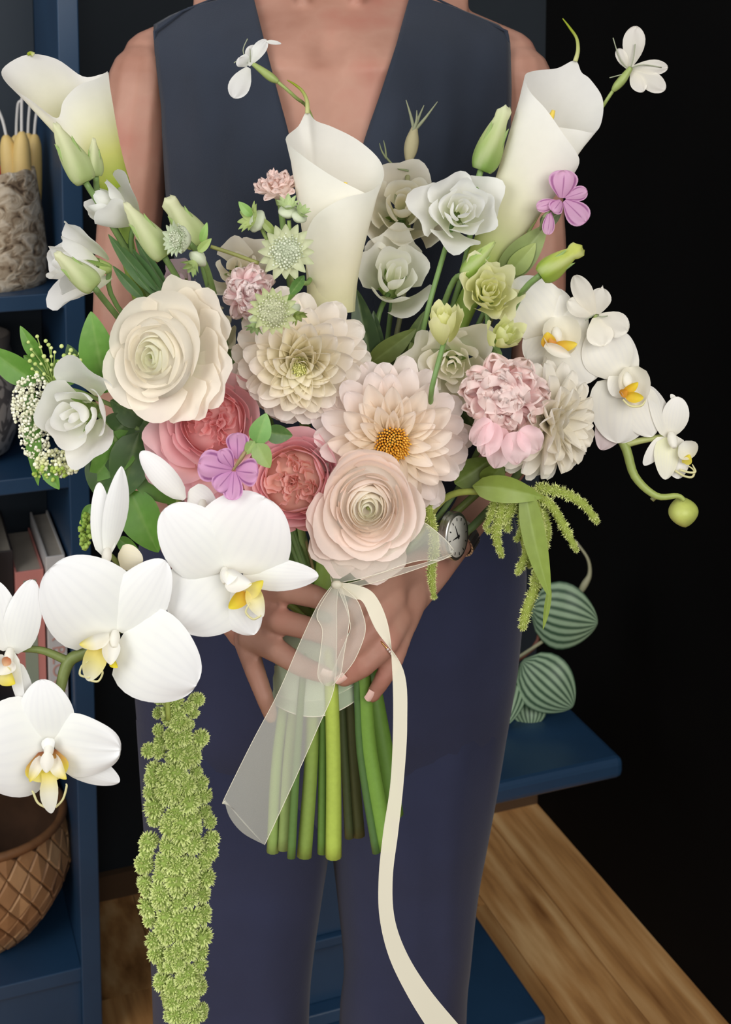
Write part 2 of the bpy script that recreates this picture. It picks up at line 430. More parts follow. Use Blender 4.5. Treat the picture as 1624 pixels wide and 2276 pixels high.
# books on the third shelf
zt = SH[2]
PAGES = plain('page_block', (176, 168, 156), .85, 0, .06, 40)
def book(px0, px1, ytop, y0, dp, cover, label, par_=None):
    x0 = shelf_x(px0, ytop+150, y0); x1 = shelf_x(px1, ytop+150, y0)
    h = on_front((px0+px1)/2, ytop, kc.y+y0).z - zt
    e = empty('book', bk_m((x0+x1)/2, y0, zt), label, 'book', 'books on the third shelf')
    w = (x1-x0)/2
    def bx(nm, *a, mat=cover, par=e):
        g_ = box_geo(*a); return obj(nm, g_[0], g_[1], mat, par, smooth_=False)
    t_ = min(.0025, w*.25)
    bx('cover_board', -w, -w+t_, .002, dp, 0, h); bx('cover_board', w-t_, w, .002, dp, 0, h)
    bevel_obj(bx('spine', -w, w, 0, .003, 0, h), .001)
    bx('pages', -w+t_, w-t_, .003, dp-.004, .003, h-.004, mat=PAGES)
    return e, w, h
book(-60, -14, 1230, .03, .17, plain('cover_black', (38, 34, 36), .5), 'black book at the left edge of the shelf')
book(-10, 33, 1225, .06, .17, plain('cover_charcoal', (50, 46, 48), .4), 'dark charcoal book standing left of the pink book')
e, w_, h_ = book(38, 101, 1268, .045, .17, plain('cover_pink', (206, 134, 126), .6, 0, .05, 20), 'pink book with a pale green title panel on its spine')
g = box_geo(-w_*.45, w_*.45, -.0006, 0, h_-.20, h_-.014); obj('title_panel', g[0], g[1], plain('panel_green', (150, 160, 140), .7), e, smooth_=False)
e, w_, h_ = book(106, 148, 1235, .035, .19, plain('cover_white', (206, 204, 202), .55), 'white book with faded pink lettering on its spine')
fc = bpy.data.curves.new('spine_lettering', 'FONT'); fc.body = 'ER BLOCK'; fc.size = .026; fc.align_x = 'CENTER'; fc.align_y = 'CENTER'; fc.extrude = .0002
to = bpy.data.objects.new('tmp', fc); COL.objects.link(to)
bpy.context.view_layer.update()
me = bpy.data.meshes.new_from_object(to.evaluated_get(bpy.context.evaluated_depsgraph_get())); bpy.data.objects.remove(to)
me.materials.clear(); me.materials.append(plain('faded_ink', (206, 158, 146), .8))
zl = on_front(127, 1470, kc.y+.035).z - SH[2]
link_mesh('spine_lettering', me, None, e, Matrix.Translation((0, -.0007, zl)) @ Matrix.Rotation(pi/2, 4, 'X') @ Matrix.Rotation(-pi/2, 4, 'Z'))

# woven basket on the lowest shelf
zt = SH[3]; yc = .128
rb = .122; xk = shelf_x(156, 1880, yc) - rb
hk = on_front(90, 1790, kc.y+yc).z - zt
bs = empty('woven_basket', bk_m(xk, yc, zt), 'round brown woven basket on the lowest bookcase shelf', 'basket')
BASK = None
m, nt, b = new_mat('basket_splint')
oi = nt.nodes.new('ShaderNodeObjectInfo'); n = noise_node(nt, 45, 4)
rp = ramp(nt, oi.outputs['Random'], [(0, (150, 106, 68)), (.5, (188, 142, 98)), (1, (214, 172, 126))])
mxn = nt.nodes.new('ShaderNodeMix'); mxn.data_type = 'RGBA'; mxn.blend_type = 'MULTIPLY'; mxn.inputs[0].default_value = .35
nt.links.new(rp.outputs[0], mxn.inputs[6]); nt.links.new(n.outputs[0], mxn.inputs[7]); nt.links.new(mxn.outputs[2], b.inputs['Base Color'])
b.inputs['Roughness'].default_value = .6
BASK = m
def bprof(t):                                             # bowl profile, t 0 bottom .. 1 rim
    return rb*(.42+.60*math.sin(min(1, t*1.25)*pi/2) - .10*smooth((t-.6)/.4)), hk*(t**1.15)
vs, fs = rev_geo([(0, .002)]+[(bprof(i/14)[0]-.004, bprof(i/14)[1]+.001) for i in range(15)], 40)
obj('bowl_lining', vs, fs, plain('basket_inside', (84, 58, 40), .8, 0, .2, 30), bs)
NR, NC = 9, 22
for i in range(NR):
    for j in range(NC):
        tcn = (i+.5)/NR; ph0 = 2*pi*(j+.5*(i % 2))/NC
        pts = []
        for q_, lift in ((.97, -.001), (.80, .0012)):
            for (du, dv) in ((0, -1), (1, 0), (0, 1), (-1, 0)):
                t_ = max(0, min(1, tcn+dv/NR*q_)); r_, z_ = bprof(t_); an = ph0+du*pi/NC*q_
                lf = lift + (.0012 if (dv if (i+j) % 2 else du) else 0)*(q_ < .9)
                pts.append(Vector(((r_+lf)*math.cos(an), (r_+lf)*math.sin(an), z_)))
        obj('splint', pts, [(k_, (k_+1) % 4, 4+(k_+1) % 4, 4+k_) for k_ in range(4)]+[(4, 5, 6, 7)], BASK, bs, smooth_=False)
r_ = bprof(1)[0]
ring = [Vector((r_*math.cos(2*pi*k/40), r_*math.sin(2*pi*k/40), hk)) for k in range(41)]
vs, fs = tube_geo(ring, [.0065]*41, 8, False); obj('rim', vs, fs, plain('basket_rim', (128, 88, 56), .6, 0, .2, 40), bs)

# ------------------------------------------------------------------ low blue pedestal table and the plant on it
th_ = .45
kt = RG(1388, 1684, th_)
tb = empty('pedestal_table', ROOM @ Matrix.Translation((kt.x, kt.y, 0)), 'low blue painted pedestal table standing behind the person', 'table')
far = RG(1276, 1568, th_); tdp = far.y-kt.y
print('table depth', tdp, 'back wall gap', back_y-kt.y)
def tpart(name, x0, x1, y0, y1, z0, z1, bev=.003, par=tb):
    g_ = box_geo(x0, x1, y0, y1, z0, z1); return bevel_obj(obj(name, g_[0], g_[1], BLUE, par, smooth_=False), bev, 3)
tdp = min(max(tdp, .3), .5)
tpart('table_top', -.60, 0, 0, tdp, th_-.032, th_, .010)
kb = RG(1214, 2258, .035); bx1 = kb.x-kt.x; by0 = kb.y-kt.y
cxm = -.30
tpart('base', 2*cxm-bx1, bx1, by0, by0+tdp*.95, 0, .035, .005)
cpx = RG(722, 2190, .09); cxx = cpx.x-kt.x
cy_ = by0+tdp*.45
def frustum(name, x, y, w0, w1, z0, z1):
    v = [Vector((x+sx*w, y+sy*w, z)) for w, z in ((w0, z0), (w1, z1)) for sx, sy in ((-1, -1), (1, -1), (1, 1), (-1, 1))]
    return bevel_obj(obj(name, v, [(3, 2, 1, 0), (4, 5, 6, 7), (0, 1, 5, 4), (1, 2, 6, 5), (2, 3, 7, 6), (3, 0, 4, 7)], BLUE, tb, smooth_=False), .002)
for i, (w0, z0, z1) in enumerate([(.105, .035, .05), (.09, .05, .068), (.078, .068, .085)]): frustum('base_moulding', cxx, cy_, w0, w0-.005, z0, z1)
frustum('column', cxx, cy_, .052, .046, .085, .17); frustum('collar', cxx, cy_, .056, .056, .17, .185); frustum('column', cxx, cy_, .047, .036, .185, th_-.032)

# striped-leaf plant on the table
pp = G(1130, 1560, th_)
pd = (P(0, 0, 1)-CAM).length
dpl = -(CAMR.inverted() @ (pp-CAM)).z
pl_ = Thing('peperomia_plant', 'plant with round striped green leaves on the blue pedestal table', 'plant', 1130, 1600, dpl)
vs, fs = rev_geo([(0, 0), (48, 0), (60, 78), (64, 84), (56, 84), (52, 70), (0, 70)], 32)
pot_c = G(1040, 1604, th_); pinv_ = pl_.o.matrix_world.inverted()
vs = [pinv_ @ (pot_c+Vector((v.x, v.y, v.z))*.00072) for v in vs]
pot_t = pinv_ @ (pot_c+Vector((0, 0, .052)))
obj('pot', vs, fs, plain('pot_glaze', (60, 58, 56), .5), pl_.o)
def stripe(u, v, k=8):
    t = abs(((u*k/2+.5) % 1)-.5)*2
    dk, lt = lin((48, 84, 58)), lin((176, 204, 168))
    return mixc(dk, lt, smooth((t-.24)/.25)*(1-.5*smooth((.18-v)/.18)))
def plant_leaf(A, B, W, zA, zB, skew, petiole, k=8):
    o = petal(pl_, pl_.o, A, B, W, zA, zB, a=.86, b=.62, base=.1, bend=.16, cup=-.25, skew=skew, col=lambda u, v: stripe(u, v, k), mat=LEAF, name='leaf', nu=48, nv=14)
    tube('petiole', [pl_.L(*p) for p in petiole[:-1]]+[pot_t], 5, STEM, o, lin((150, 96, 80)))
plant_leaf((1178, 1352), (1328, 1385), 150, 0, 30, 0, [(1195, 1365, -5), (1185, 1440, -30), (1120, 1560, -40)])
plant_leaf((1160, 1470), (1272, 1572), 128, 90, 120, 0, [(1175, 1480, 80), (1150, 1530, 40), (1105, 1575, -30)])
plant_leaf((1150, 1480), (1122, 1612), 62, 50, 130, 0, [(1150, 1485, -5), (1130, 1530, -20), (1100, 1575, -30)], 6)
plant_leaf((1172, 1548), (1178, 1618), 78, 60, 90, 0, [(1172, 1550, 55), (1140, 1540, 30), (1100, 1580, -40)], 8)
tube('flower_stalk', [pl_.L(1276, 1200, 0), pl_.L(1305, 1240, 5), pl_.L(1310, 1275, 5), pl_.L(1298, 1300, 5), pl_.L(1280, 1330, 0), pl_.L(1240, 1400, -20), pot_t], [3, 3.5, 5, 8, 5, 4, 4], STEM, pl_.o, lin((170, 168, 136)))
# ================================================================== the person
def vest_d(x, y):                                          # depth of the chest surface at a pixel
    u = (x-735)/400.
    d = 1.205 + .095*abs(u)**2.3
    d += .085*smooth((170-y)/230.)**1.2                    # the shoulders lie further back
    d -= .022*math.exp(-((y-470)/170.)**2)*math.exp(-((abs(u)-.38)/.30)**2)
    return d
m, nt, b = new_mat('skin')
n = noise_node(nt, 14, 4); n2 = noise_node(nt, 160, 3)
rp = ramp(nt, n.outputs[0], [(.30, (162, 116, 98)), (.52, (178, 134, 116)), (.72, (174, 118, 102))])
nt.links.new(rp.outputs[0], b.inputs['Base Color']); b.inputs['Roughness'].default_value = .5
b.inputs['Specular IOR Level'].default_value = .3
bump(nt, b, n2.outputs[0], .12, .001)
SKIN = m
BODY_V, BODY_F = [], []
def add_geo(vs, fs):
    k = len(BODY_V); BODY_V.extend(vs); BODY_F.extend(tuple(i+k for i in f) for f in fs)
def ball_pts(c, r, rings=7, seg=12):
    return [c + Vector((math.sin(pi*i/rings)*math.cos(2*pi*k/seg), math.sin(pi*i/rings)*math.sin(2*pi*k/seg), math.cos(pi*i/rings)))*r for i in range(rings+1) for k in range(seg)]
def capsule(a, b, sub=1):
    """tapered limb between (px, py, depth, radius px) nodes"""
    pa, pb = P(*a[:3]), P(*b[:3]); ra, rb_ = a[3]*a[2]/F, b[3]*b[2]/F
    bm = bmesh.new()
    for p in ball_pts(pa, ra)+ball_pts(pb, rb_): bm.verts.new(p)
    r = bmesh.ops.convex_hull(bm, input=bm.verts)
    bmesh.ops.delete(bm, geom=[v for v in bm.verts if not v.link_faces], context='VERTS')
    bm.verts.index_update(); add_geo([v.co.copy() for v in bm.verts], [tuple(v.index for v in f.verts) for f in bm.faces]); bm.free()
def chain(*nodes):
    for a, b_ in zip(nodes, nodes[1:]): capsule(a, b_)
# chest: a closed slab under the neckline
NX, NY = 30, 34
vs = []
for s in (0, 1):
    for i in range(NX+1):
        for j in range(NY+1):
            x = 430 + (1040-430)*i/NX; y = -60 + 720*j/NY
            d = vest_d(x, y) + .010
            d += .013*math.exp(-((x-728)/34.)**2)*math.exp(-((y-108)/36.)**2) - .004*math.exp(-((y-150-.00055*(x-728)**2*-.6)/26.)**2)*smooth((abs(x-728)-30)/60)
            d += .004*math.exp(-((x-728)/22.)**2)*smooth((y-150)/200)
            if s: d += .12
            vs.append(P(x, y, d))
n1 = (NX+1)*(NY+1)
fs = [tuple(reversed(f)) for f in grid_faces(NX, NY)] + [tuple(i+n1 for i in f) for f in grid_faces(NX, NY)]
bd = [i*(NY+1) for i in range(NX+1)] + [NX*(NY+1)+j for j in range(1, NY+1)] + [i*(NY+1)+NY for i in range(NX-1, -1, -1)] + [j for j in range(NY-1, 0, -1)]
for k in range(len(bd)):
    a, c = bd[k], bd[(k+1) % len(bd)]; fs.append((a, c, c+n1, a+n1))
add_geo(vs, fs)
capsule((733, 60, 1.36, 118), (733, -330, 1.325, 112))                       # neck
chain((702, 124, 1.276, 9), (676, 20, 1.281, 16), (646, -200, 1.275, 24))      # neck tendons
chain((758, 124, 1.276, 9), (790, 20, 1.281, 16), (820, -200, 1.275, 24))
# head, above the frame: skull, jaw, nose, ears
for q in (((733, -560, 1.30, 168), (733, -640, 1.32, 172)), ((733, -330, 1.235, 70), (733, -480, 1.27, 140)), ((690, -390, 1.24, 62), (776, -390, 1.24, 62)), ((733, -480, 1.20, 16), (733, -430, 1.185, 22)), ((568, -520, 1.31, 26), (572, -460, 1.31, 20)), ((898, -520, 1.31, 26), (894, -460, 1.31, 20))): capsule(*q)
for s in (-1, 1):
    chain((733+s*60, 20, 1.345, 90), (733+s*260, 70, 1.36, 62), (733+s*400, 130, 1.345, 62))
    chain((733+s*40, 128, 1.268, 12), (733+s*150, 92, 1.278, 13), (733+s*300, 70, 1.31, 14))    # collar bones
# arms
chain((322, 178, 1.335, 82), (304, 300, 1.33, 76), (282, 560, 1.335, 72), (262, 760, 1.33, 60), (262, 850, 1.32, 58))
chain((262, 850, 1.32, 58), (300, 1000, 1.255, 62), (420, 1240, 1.155, 46), (470, 1310, 1.13, 42))
chain((1150, 178, 1.335, 78), (1168, 300, 1.34, 76), (1192, 560, 1.335, 68), (1196, 760, 1.33, 60), (1190, 850, 1.31, 60))
chain((1190, 850, 1.31, 60), (1145, 980, 1.25, 62), (1048, 1140, 1.155, 46), (1012, 1195, 1.135, 43))
# hand on the left of the picture: palm behind the stems, fingers across the front
chain((470, 1310, 1.13, 42), (525, 1370, 1.11, 46), (565, 1410, 1.10, 44))
capsule((525, 1350, 1.11, 40), (585, 1330, 1.09, 32))
capsule((540, 1400, 1.11, 40), (570, 1430, 1.085, 30))
chain((582, 1322, 1.075, 30), (640, 1312, 1.042, 28), (700, 1326, 1.034, 26), (745, 1345, 1.040, 22))
chain((578, 1362, 1.072, 30), (622, 1380, 1.040, 28), (690, 1398, 1.030, 26), (748, 1420, 1.036, 22))
chain((555, 1415, 1.070, 29), (618, 1448, 1.036, 27), (668, 1480, 1.028, 24), (722, 1500, 1.034, 20))
chain((543, 1420, 1.085, 27), (566, 1490, 1.055, 24), (588, 1550, 1.046, 21), (602, 1592, 1.05, 17))
# hand on the right of the picture: back of the hand outwards, fingers down over the stems
chain((1012, 1195, 1.135, 43), (960, 1262, 1.11, 46), (905, 1320, 1.085, 52))
chain((960, 1250, 1.105, 40), (880, 1285, 1.065, 36), (866, 1335, 1.06, 34))
chain((905, 1320, 1.08, 50), (890, 1385, 1.062, 38))
chain((868, 1290, 1.058, 30), (812, 1330, 1.036, 27), (772, 1372, 1.028, 24), (745, 1402, 1.032, 20))
chain((876, 1330, 1.056, 30), (836, 1388, 1.034, 27), (795, 1432, 1.027, 24), (760, 1466, 1.032, 20))
chain((890, 1372, 1.056, 29), (862, 1430, 1.034, 26), (808, 1482, 1.028, 24), (764, 1508, 1.034, 20))
chain((898, 1392, 1.06, 26), (876, 1462, 1.042, 24), (850, 1510, 1.036, 21), (828, 1546, 1.04, 17))
capsule((960, 1250, 1.12, 40), (840, 1300, 1.12, 30))
me = bpy.data.meshes.new('body'); me.from_pydata([tuple(v) for v in BODY_V], [], BODY_F); me.update()
tmp = bpy.data.objects.new('tmp_body', me); COL.objects.link(tmp)
md = tmp.modifiers.new('r', 'REMESH'); md.mode = 'VOXEL'; md.voxel_size = .0026
ms_ = tmp.modifiers.new('s', 'SMOOTH'); ms_.factor = .5; ms_.iterations = 7
bpy.context.view_layer.update()
me2 = bpy.data.meshes.new_from_object(tmp.evaluated_get(bpy.context.evaluated_depsgraph_get()))
bpy.data.objects.remove(tmp)
me2.name = 'body'; me2.materials.clear(); me2.materials.append(SKIN)
me2.polygons.foreach_set('use_smooth', [True]*len(me2.polygons))
print('body tris', len(me2.polygons)*2)
person = empty('person', Matrix.Translation((P(735, 2000, 1.33).x, P(735, 2000, 1.33).y, 0)), 'person in a navy sleeveless V-neck top and trousers holding the bouquet with both hands', 'person')
pinv = person.matrix_world.inverted()
def pobj(name, vs, fs, mat, par=person, smooth_=True):
    return obj(name, [pinv @ v for v in vs], fs, mat, par, smooth_=smooth_)
me2.transform(pinv); link_mesh('body', me2, SKIN, person)
# finger nails
NAIL = plain('nail', (236, 196, 184), .25)
for (x, y, d, ax, ay, r) in ((757, 1512, 1.0255, -.75, .55, 13), (823, 1549, 1.0335, -.5, .85, 12), (725, 1500, 1.026, .9, .35, 12), (752, 1420, 1.028, .95, .3, 12)):
    c = P(x, y, d); s_ = d/F
    t = (CAMR @ Vector((ax, -ay, -.25))).normalized(); nrm = (CAMR @ Vector((0, -.25, 1))).normalized(); sd = t.cross(nrm).normalized(); nrm = sd.cross(t)
    vs = []
    for i in range(7):
        for j in range(7):
            u = -1+i/3; v = -1+j/3; q = math.sqrt(max(0, 1-.0*v*v))
            vs.append(c + t*(v*r*1.2*s_*(1-.18*u*u)) + sd*(u*r*.8*s_*q) + nrm*((-.42*u*u-.12*v*v)*r*s_))
    pobj('fingernail', vs, grid_faces(6, 6), NAIL)

# clothing
m, nt, b = new_mat('navy_cloth')
n = noise_node(nt, 700, 2); n2 = noise_node(nt, 9, 3)
rp = ramp(nt, n2.outputs[0], [(.3, (40, 46, 58)), (.7, (46, 53, 67))])
nt.links.new(rp.outputs[0], b.inputs['Base Color']); b.inputs['Roughness'].default_value = .78; b.inputs['Specular IOR Level'].default_value = .2
b.inputs['Sheen Weight'].default_value = .12; b.inputs['Sheen Roughness'].default_value = .5
bump(nt, b, n.outputs[0], .25, .0008)
CLOTH = m
def interp(pts, y):
    if y <= pts[0][0]: return pts[0][1]
    for (y0, x0), (y1, x1) in zip(pts, pts[1:]):
        if y <= y1: return x0+(x1-x0)*(y-y0)/(y1-y0)
    return pts[-1][1]
LE = [(-70, 560), (0, 500), (18, 425), (40, 375), (55, 344), (80, 344), (160, 352), (240, 362), (300, 364), (430, 372), (560, 392), (800, 392), (1000, 352), (1250, 330)]
RE = [(-70, 900), (0, 945), (20, 1010), (45, 1075), (66, 1124), (90, 1130), (200, 1133), (300, 1130), (430, 1098), (560, 1085), (800, 1088), (1000, 1118), (1250, 1150)]
NL = [(-70, 545), (0, 565), (110, 592), (290, 640), (586, 722), (1300, 722)]
NR_ = [(-70, 925), (0, 908), (100, 880), (310, 812), (586, 722), (1300, 722)]
def fold(x, y):
    return .006*noise.noise(Vector((x/70., y/260., 3.))) + .0035*noise.noise(Vector((x/32.+y/160., y/120., 9.)))*smooth((y-150)/300)
vs, fs = [], []
NV_, NU_ = 66, 22
def vest_panel(edge, neck, flip):
    k = len(vs)
    for j in range(NV_+1):
        y = -60 + 1300*j/NV_
        xe = interp(edge, y); xn = interp(neck, y)
        for i in range(NU_+1):
            t = i/NU_; x = xe+(xn-xe)*t
            d = vest_d(x, y) + fold(x, y) + .02*smooth((y-650)/400)
            vs.append(P(x, y, d))
    for j in range(NV_):
        for i in range(NU_):
            a = k+j*(NU_+1)+i; f = (a, a+NU_+1, a+NU_+2, a+1); fs.append(f if flip else tuple(reversed(f)))
vest_panel(LE, NL, True); vest_panel(RE, NR_, False)
vest = pobj('sleeveless_top', vs, fs, CLOTH)
so = vest.modifiers.new('thickness', 'SOLIDIFY'); so.thickness = .0022; so.offset = 1
vs, fs = [], []                                            # back of the top
for j in range(31):
    y = -60+1300*j/30
    xl, xr = interp(LE, y), interp(RE, y)
    for i in range(25):
        t = i/24; x = xl+(xr-xl)*t; e_ = abs(2*t-1)
        vs.append(P(x, y, 1.44 - .13*e_**3 + .0))
for j in range(30):
    for i in range(24):
        a = j*25+i; fs.append((a, a+25, a+26, a+1))
bo = pobj('top_back', vs, fs, CLOTH); so = bo.modifiers.new('thickness', 'SOLIDIFY'); so.thickness = .002

def leg(rows, seg=40):
    """rows of (y, x left, x right, centre depth, half depth)"""
    q = catmull(rows, 5); v_, f_ = [], []
    for (y, xl, xr, dc, hd) in q:
        for k in range(seg):
            a = 2*pi*k/seg; c, s = math.cos(a), math.sin(a)
            x = (xl+xr)/2+(xr-xl)/2*(abs(c)**.85)*(1 if c > 0 else -1)
            d = dc - hd*(abs(s)**.8)*(1 if s > 0 else -1)
            d += .008*noise.noise(Vector((x/55., y/420., 5.))) + .003*noise.noise(Vector((x/30., y/200., 15.)))
            v_.append(P(x, y, d))
    for i in range(len(q)-1):
        for k in range(seg):
            k2 = (k+1) % seg; f_.append((i*seg+k, i*seg+k2, (i+1)*seg+k2, (i+1)*seg+k))
    return v_, f_
parts = [leg([(1080, 352, 1118, 1.34, .10), (1250, 300, 1168, 1.35, .115), (1400, 296, 1160, 1.355, .12), (1560, 300, 1140, 1.36, .115), (1750, 330, 1094, 1.365, .085), (1880, 440, 980, 1.37, .03)]),
         leg([(1600, 302, 745, 1.365, .085), (1750, 312, 738, 1.37, .09), (1890, 322, 731, 1.38, .09), (2000, 328, 715, 1.39, .088), (2150, 335, 694, 1.40, .085), (2276, 340, 686, 1.41, .085), (2700, 352, 676, 1.44, .085), (3000, 360, 670, 1.46, .085)]),
         leg([(1600, 725, 1132, 1.365, .085), (1750, 731, 1108, 1.37, .09), (1890, 738, 1082, 1.38, .09), (2000, 750, 1062, 1.39, .088), (2150, 764, 1046, 1.40, .085), (2276, 754, 1036, 1.41, .085), (2700, 756, 1030, 1.44, .085), (3000, 760, 1026, 1.46, .085)])]
vs, fs = [], []
for v_, f_ in parts:
    k = len(vs); vs += v_; fs += [tuple(i+k for i in f) for f in f_]
# legs stop at the floor
vs = [Vector((v.x, v.y, max(v.z, .015))) for v in vs]
m = CLOTH.copy(); m.name = 'navy_trouser_cloth'
for n_ in m.node_tree.nodes:
    if n_.type == 'VALTORGB':
        n_.color_ramp.elements[0].color = (*lin((40, 44, 67)), 1); n_.color_ramp.elements[1].color = (*lin((46, 51, 78)), 1)
pobj('trousers', vs, fs, m)

# ------------------------------------------------------------------ wristwatch and ring
STEEL = plain('steel', (214, 212, 208), .34, 1.0)
wt = Thing('wristwatch', 'steel wristwatch with a pale round dial on the right-hand wrist', 'watch', 1012, 1195, 1.08)
M_ = face_m((.80, .0, .60), .12)
c = wt.L(1014, 1192, 6)
def disc(name, r0, r1, z0, z1, mat, sx=1.0):
    prof = [(0, z1), (r0, z1), (r1, z0), (r1, z0-10)]
    v_, f_ = rev_geo(prof, 40); return obj(name, [c+M_ @ Vector((v.x*sx, v.y*1.18, v.z)) for v in v_], f_, mat, wt.o)
disc('case', 40, 46, -8, -2, STEEL); disc('bezel', 44, 46, 0, 3, STEEL)
dl = disc('dial', 39, 39, 3.5, 4, plain('dial_white', (196, 194, 186), .35))
INK = plain('dial_ink', (30, 30, 30), .5)
for a_, ln_, wd in ((1.9, 30, 2.4), (3.2, 22, 3.2)):
    d_ = Vector((math.cos(a_), math.sin(a_), 0)); s_ = Vector((-d_.y, d_.x, 0))
    obj('hand', [c+M_ @ (Vector(p)+Vector((0, 0, 5.2))) for p in (-d_*6-s_*wd, -d_*6+s_*wd, d_*ln_+s_*.6, d_*ln_-s_*.6)], [(0, 1, 2, 3)], INK, dl, smooth_=False)
for k in range(12):
    a_ = 2*pi*k/12; d_ = Vector((math.cos(a_), math.sin(a_)*1.18, 0)); s_ = Vector((-d_.y, d_.x, 0)).normalized()
    obj('hour_mark', [c+M_ @ (Vector(p)+Vector((0, 0, 4.8))) for p in (d_*30-s_*1.3, d_*30+s_*1.3, d_*36+s_*1.3, d_*36-s_*1.3)], [(0, 1, 2, 3)], INK, dl, smooth_=False)
# strap round the wrist
wa, wb = wt.W(1048, 1140, 1.155), wt.W(1000, 1215, 1.13)
wc = wt.W(1015, 1190, 1.136); axw = (wb-wa).normalized()
e1_ = (Vector((0, 0, 1))-axw*axw.z).normalized(); e2_ = axw.cross(e1_)
for k in range(26):
    a0, a1 = 2*pi*k/26+.025, 2*pi*(k+1)/26-.025
    vs = []
    for r__ in (47, 52):
        for a in (a0, a1):
            for h_ in (-17, 17): vs.append(wc+(e1_*math.cos(a)+e2_*math.sin(a))*r__+axw*h_)
    obj('strap_link', vs, [(0, 1, 3, 2), (4, 6, 7, 5), (0, 4, 5, 1), (2, 3, 7, 6), (0, 2, 6, 4), (1, 5, 7, 3)], STEEL, wt.o, smooth_=False)
rg = Thing('finger_ring', 'thin gold ring on the finger beside the long ribbon tail', 'ring', 862, 1430, 1.036)
ax_ = (rg.W(808, 1482, 1.028)-rg.W(862, 1430, 1.034)).normalized(); c = rg.W(856, 1438, 1.033)
e1_ = (Vector((0, 0, 1))-ax_*ax_.z).normalized(); e2_ = ax_.cross(e1_)
vs, fs = tube_geo([c+(e1_*math.cos(2*pi*k/28)+e2_*math.sin(2*pi*k/28))*26.5 for k in range(29)], [1.8]*29, 6, False)
GOLD = plain('gold', (216, 168, 104), .25, 1.0)
obj('band', vs, fs, GOLD, rg.o)
for k in range(3):
    v_, f_ = rev_geo([(0, -3), (2.6, -1.5), (3, 0), (2.6, 1.5), (0, 3)], 8); q = c+(e1_*math.cos(.25*k-.5)+e2_*math.sin(.25*k-.5))*28
    obj('stone', [q+v for v in v_], f_, plain('ring_stone', (235, 220, 215), .1), rg.o)
# ================================================================== flower builders
WHITE = (250, 249, 247); CREAM = (247, 240, 226); IVORY = (248, 240, 222)
def to_bind(px, py, d, bow=0):
    """stem points from a flower head down to the binding"""
    return [(px, py, d), ((px*1.3+BIND[0]*.7)/2+bow, (py+BIND[1])/2, (d+BIND[2])/2+.03), BIND]

def ranunculus(label, px, py, d, Rp, face, n=46, sy=1.0, cols=((236, 236, 208), (250, 244, 230), (250, 240, 224)), end=None, roll=0, back=0, backdir=0., openp=.0, dome=.34):
    th = Thing('ranunculus', label, 'flower', px, py, d, 'ranunculus')
    M = face_m(face, roll) @ Matrix.Diagonal((1, sy, 1)); C = th.L(px, py, 0)
    core, mid, out = cols
    for i in range(n):
        f = i/(n-1)
        rr = Rp*(.11+.76*f**.92)*R.uniform(.96, 1.05)
        cc = C + M @ Vector((R.uniform(-.035, .035)*Rp, R.uniform(-.035, .035)*Rp, 0))
        shell(th, th.o, cc, M, rr, Rp*(.26+.34*f), Rp*(dome*(1-f**1.6)-.02+R.uniform(-.03, .03)), i*GA+R.uniform(-.4, .4), 3.0-1.2*f, close=.36*(1-f)+.02, flare=.02+.32*smooth((f-.45)/.55)+openp*f**2,
              drop=.18+.14*f, ruf=.03+.03*f, rk=3.5, col=(mixc(core, out, f*.8), mixc(core, mid, min(1, f*2.2)), mixc(core, out, min(1, f*1.6))), nu=12 if f > .3 else 9, nv=8)
    for k in range(back):                                   # loose outer petals fanned behind on one side
        an = backdir+(k-(back-1)/2)*.30
        shell(th, th.o, C, M, Rp*(.98+.06*(k % 3)), Rp*.5, -Rp*(.08+.05*k), an, 1.15, flare=.24+.05*(k % 3), drop=.32, ruf=.05, col=(core, out, out), nu=12, nv=8)
    v_, f_ = rev_geo([(0, .20*Rp), (.025*Rp, .18*Rp), (.045*Rp, .08*Rp), (.05*Rp, 0)], 12)
    obj('eye', [C+M @ v for v in v_], f_, MATTE, th.o, lin((150, 156, 96)))
    v_, f_ = rev_geo([(.03*Rp, .04*Rp), (.3*Rp, -.02*Rp), (.7*Rp, -.2*Rp), (.5*Rp, -.5*Rp), (.1*Rp, -.62*Rp)], 24)
    obj('flower_heart', [C+M @ v for v in v_], f_, PETAL, th.o, lin(mid))
    stem(th, [(px-M[0][2]*Rp*.5, py+M[1][2]*Rp*.5, d+.03)]+to_bind(px, py, d+.05)[1:], 9, None, end)
    return th

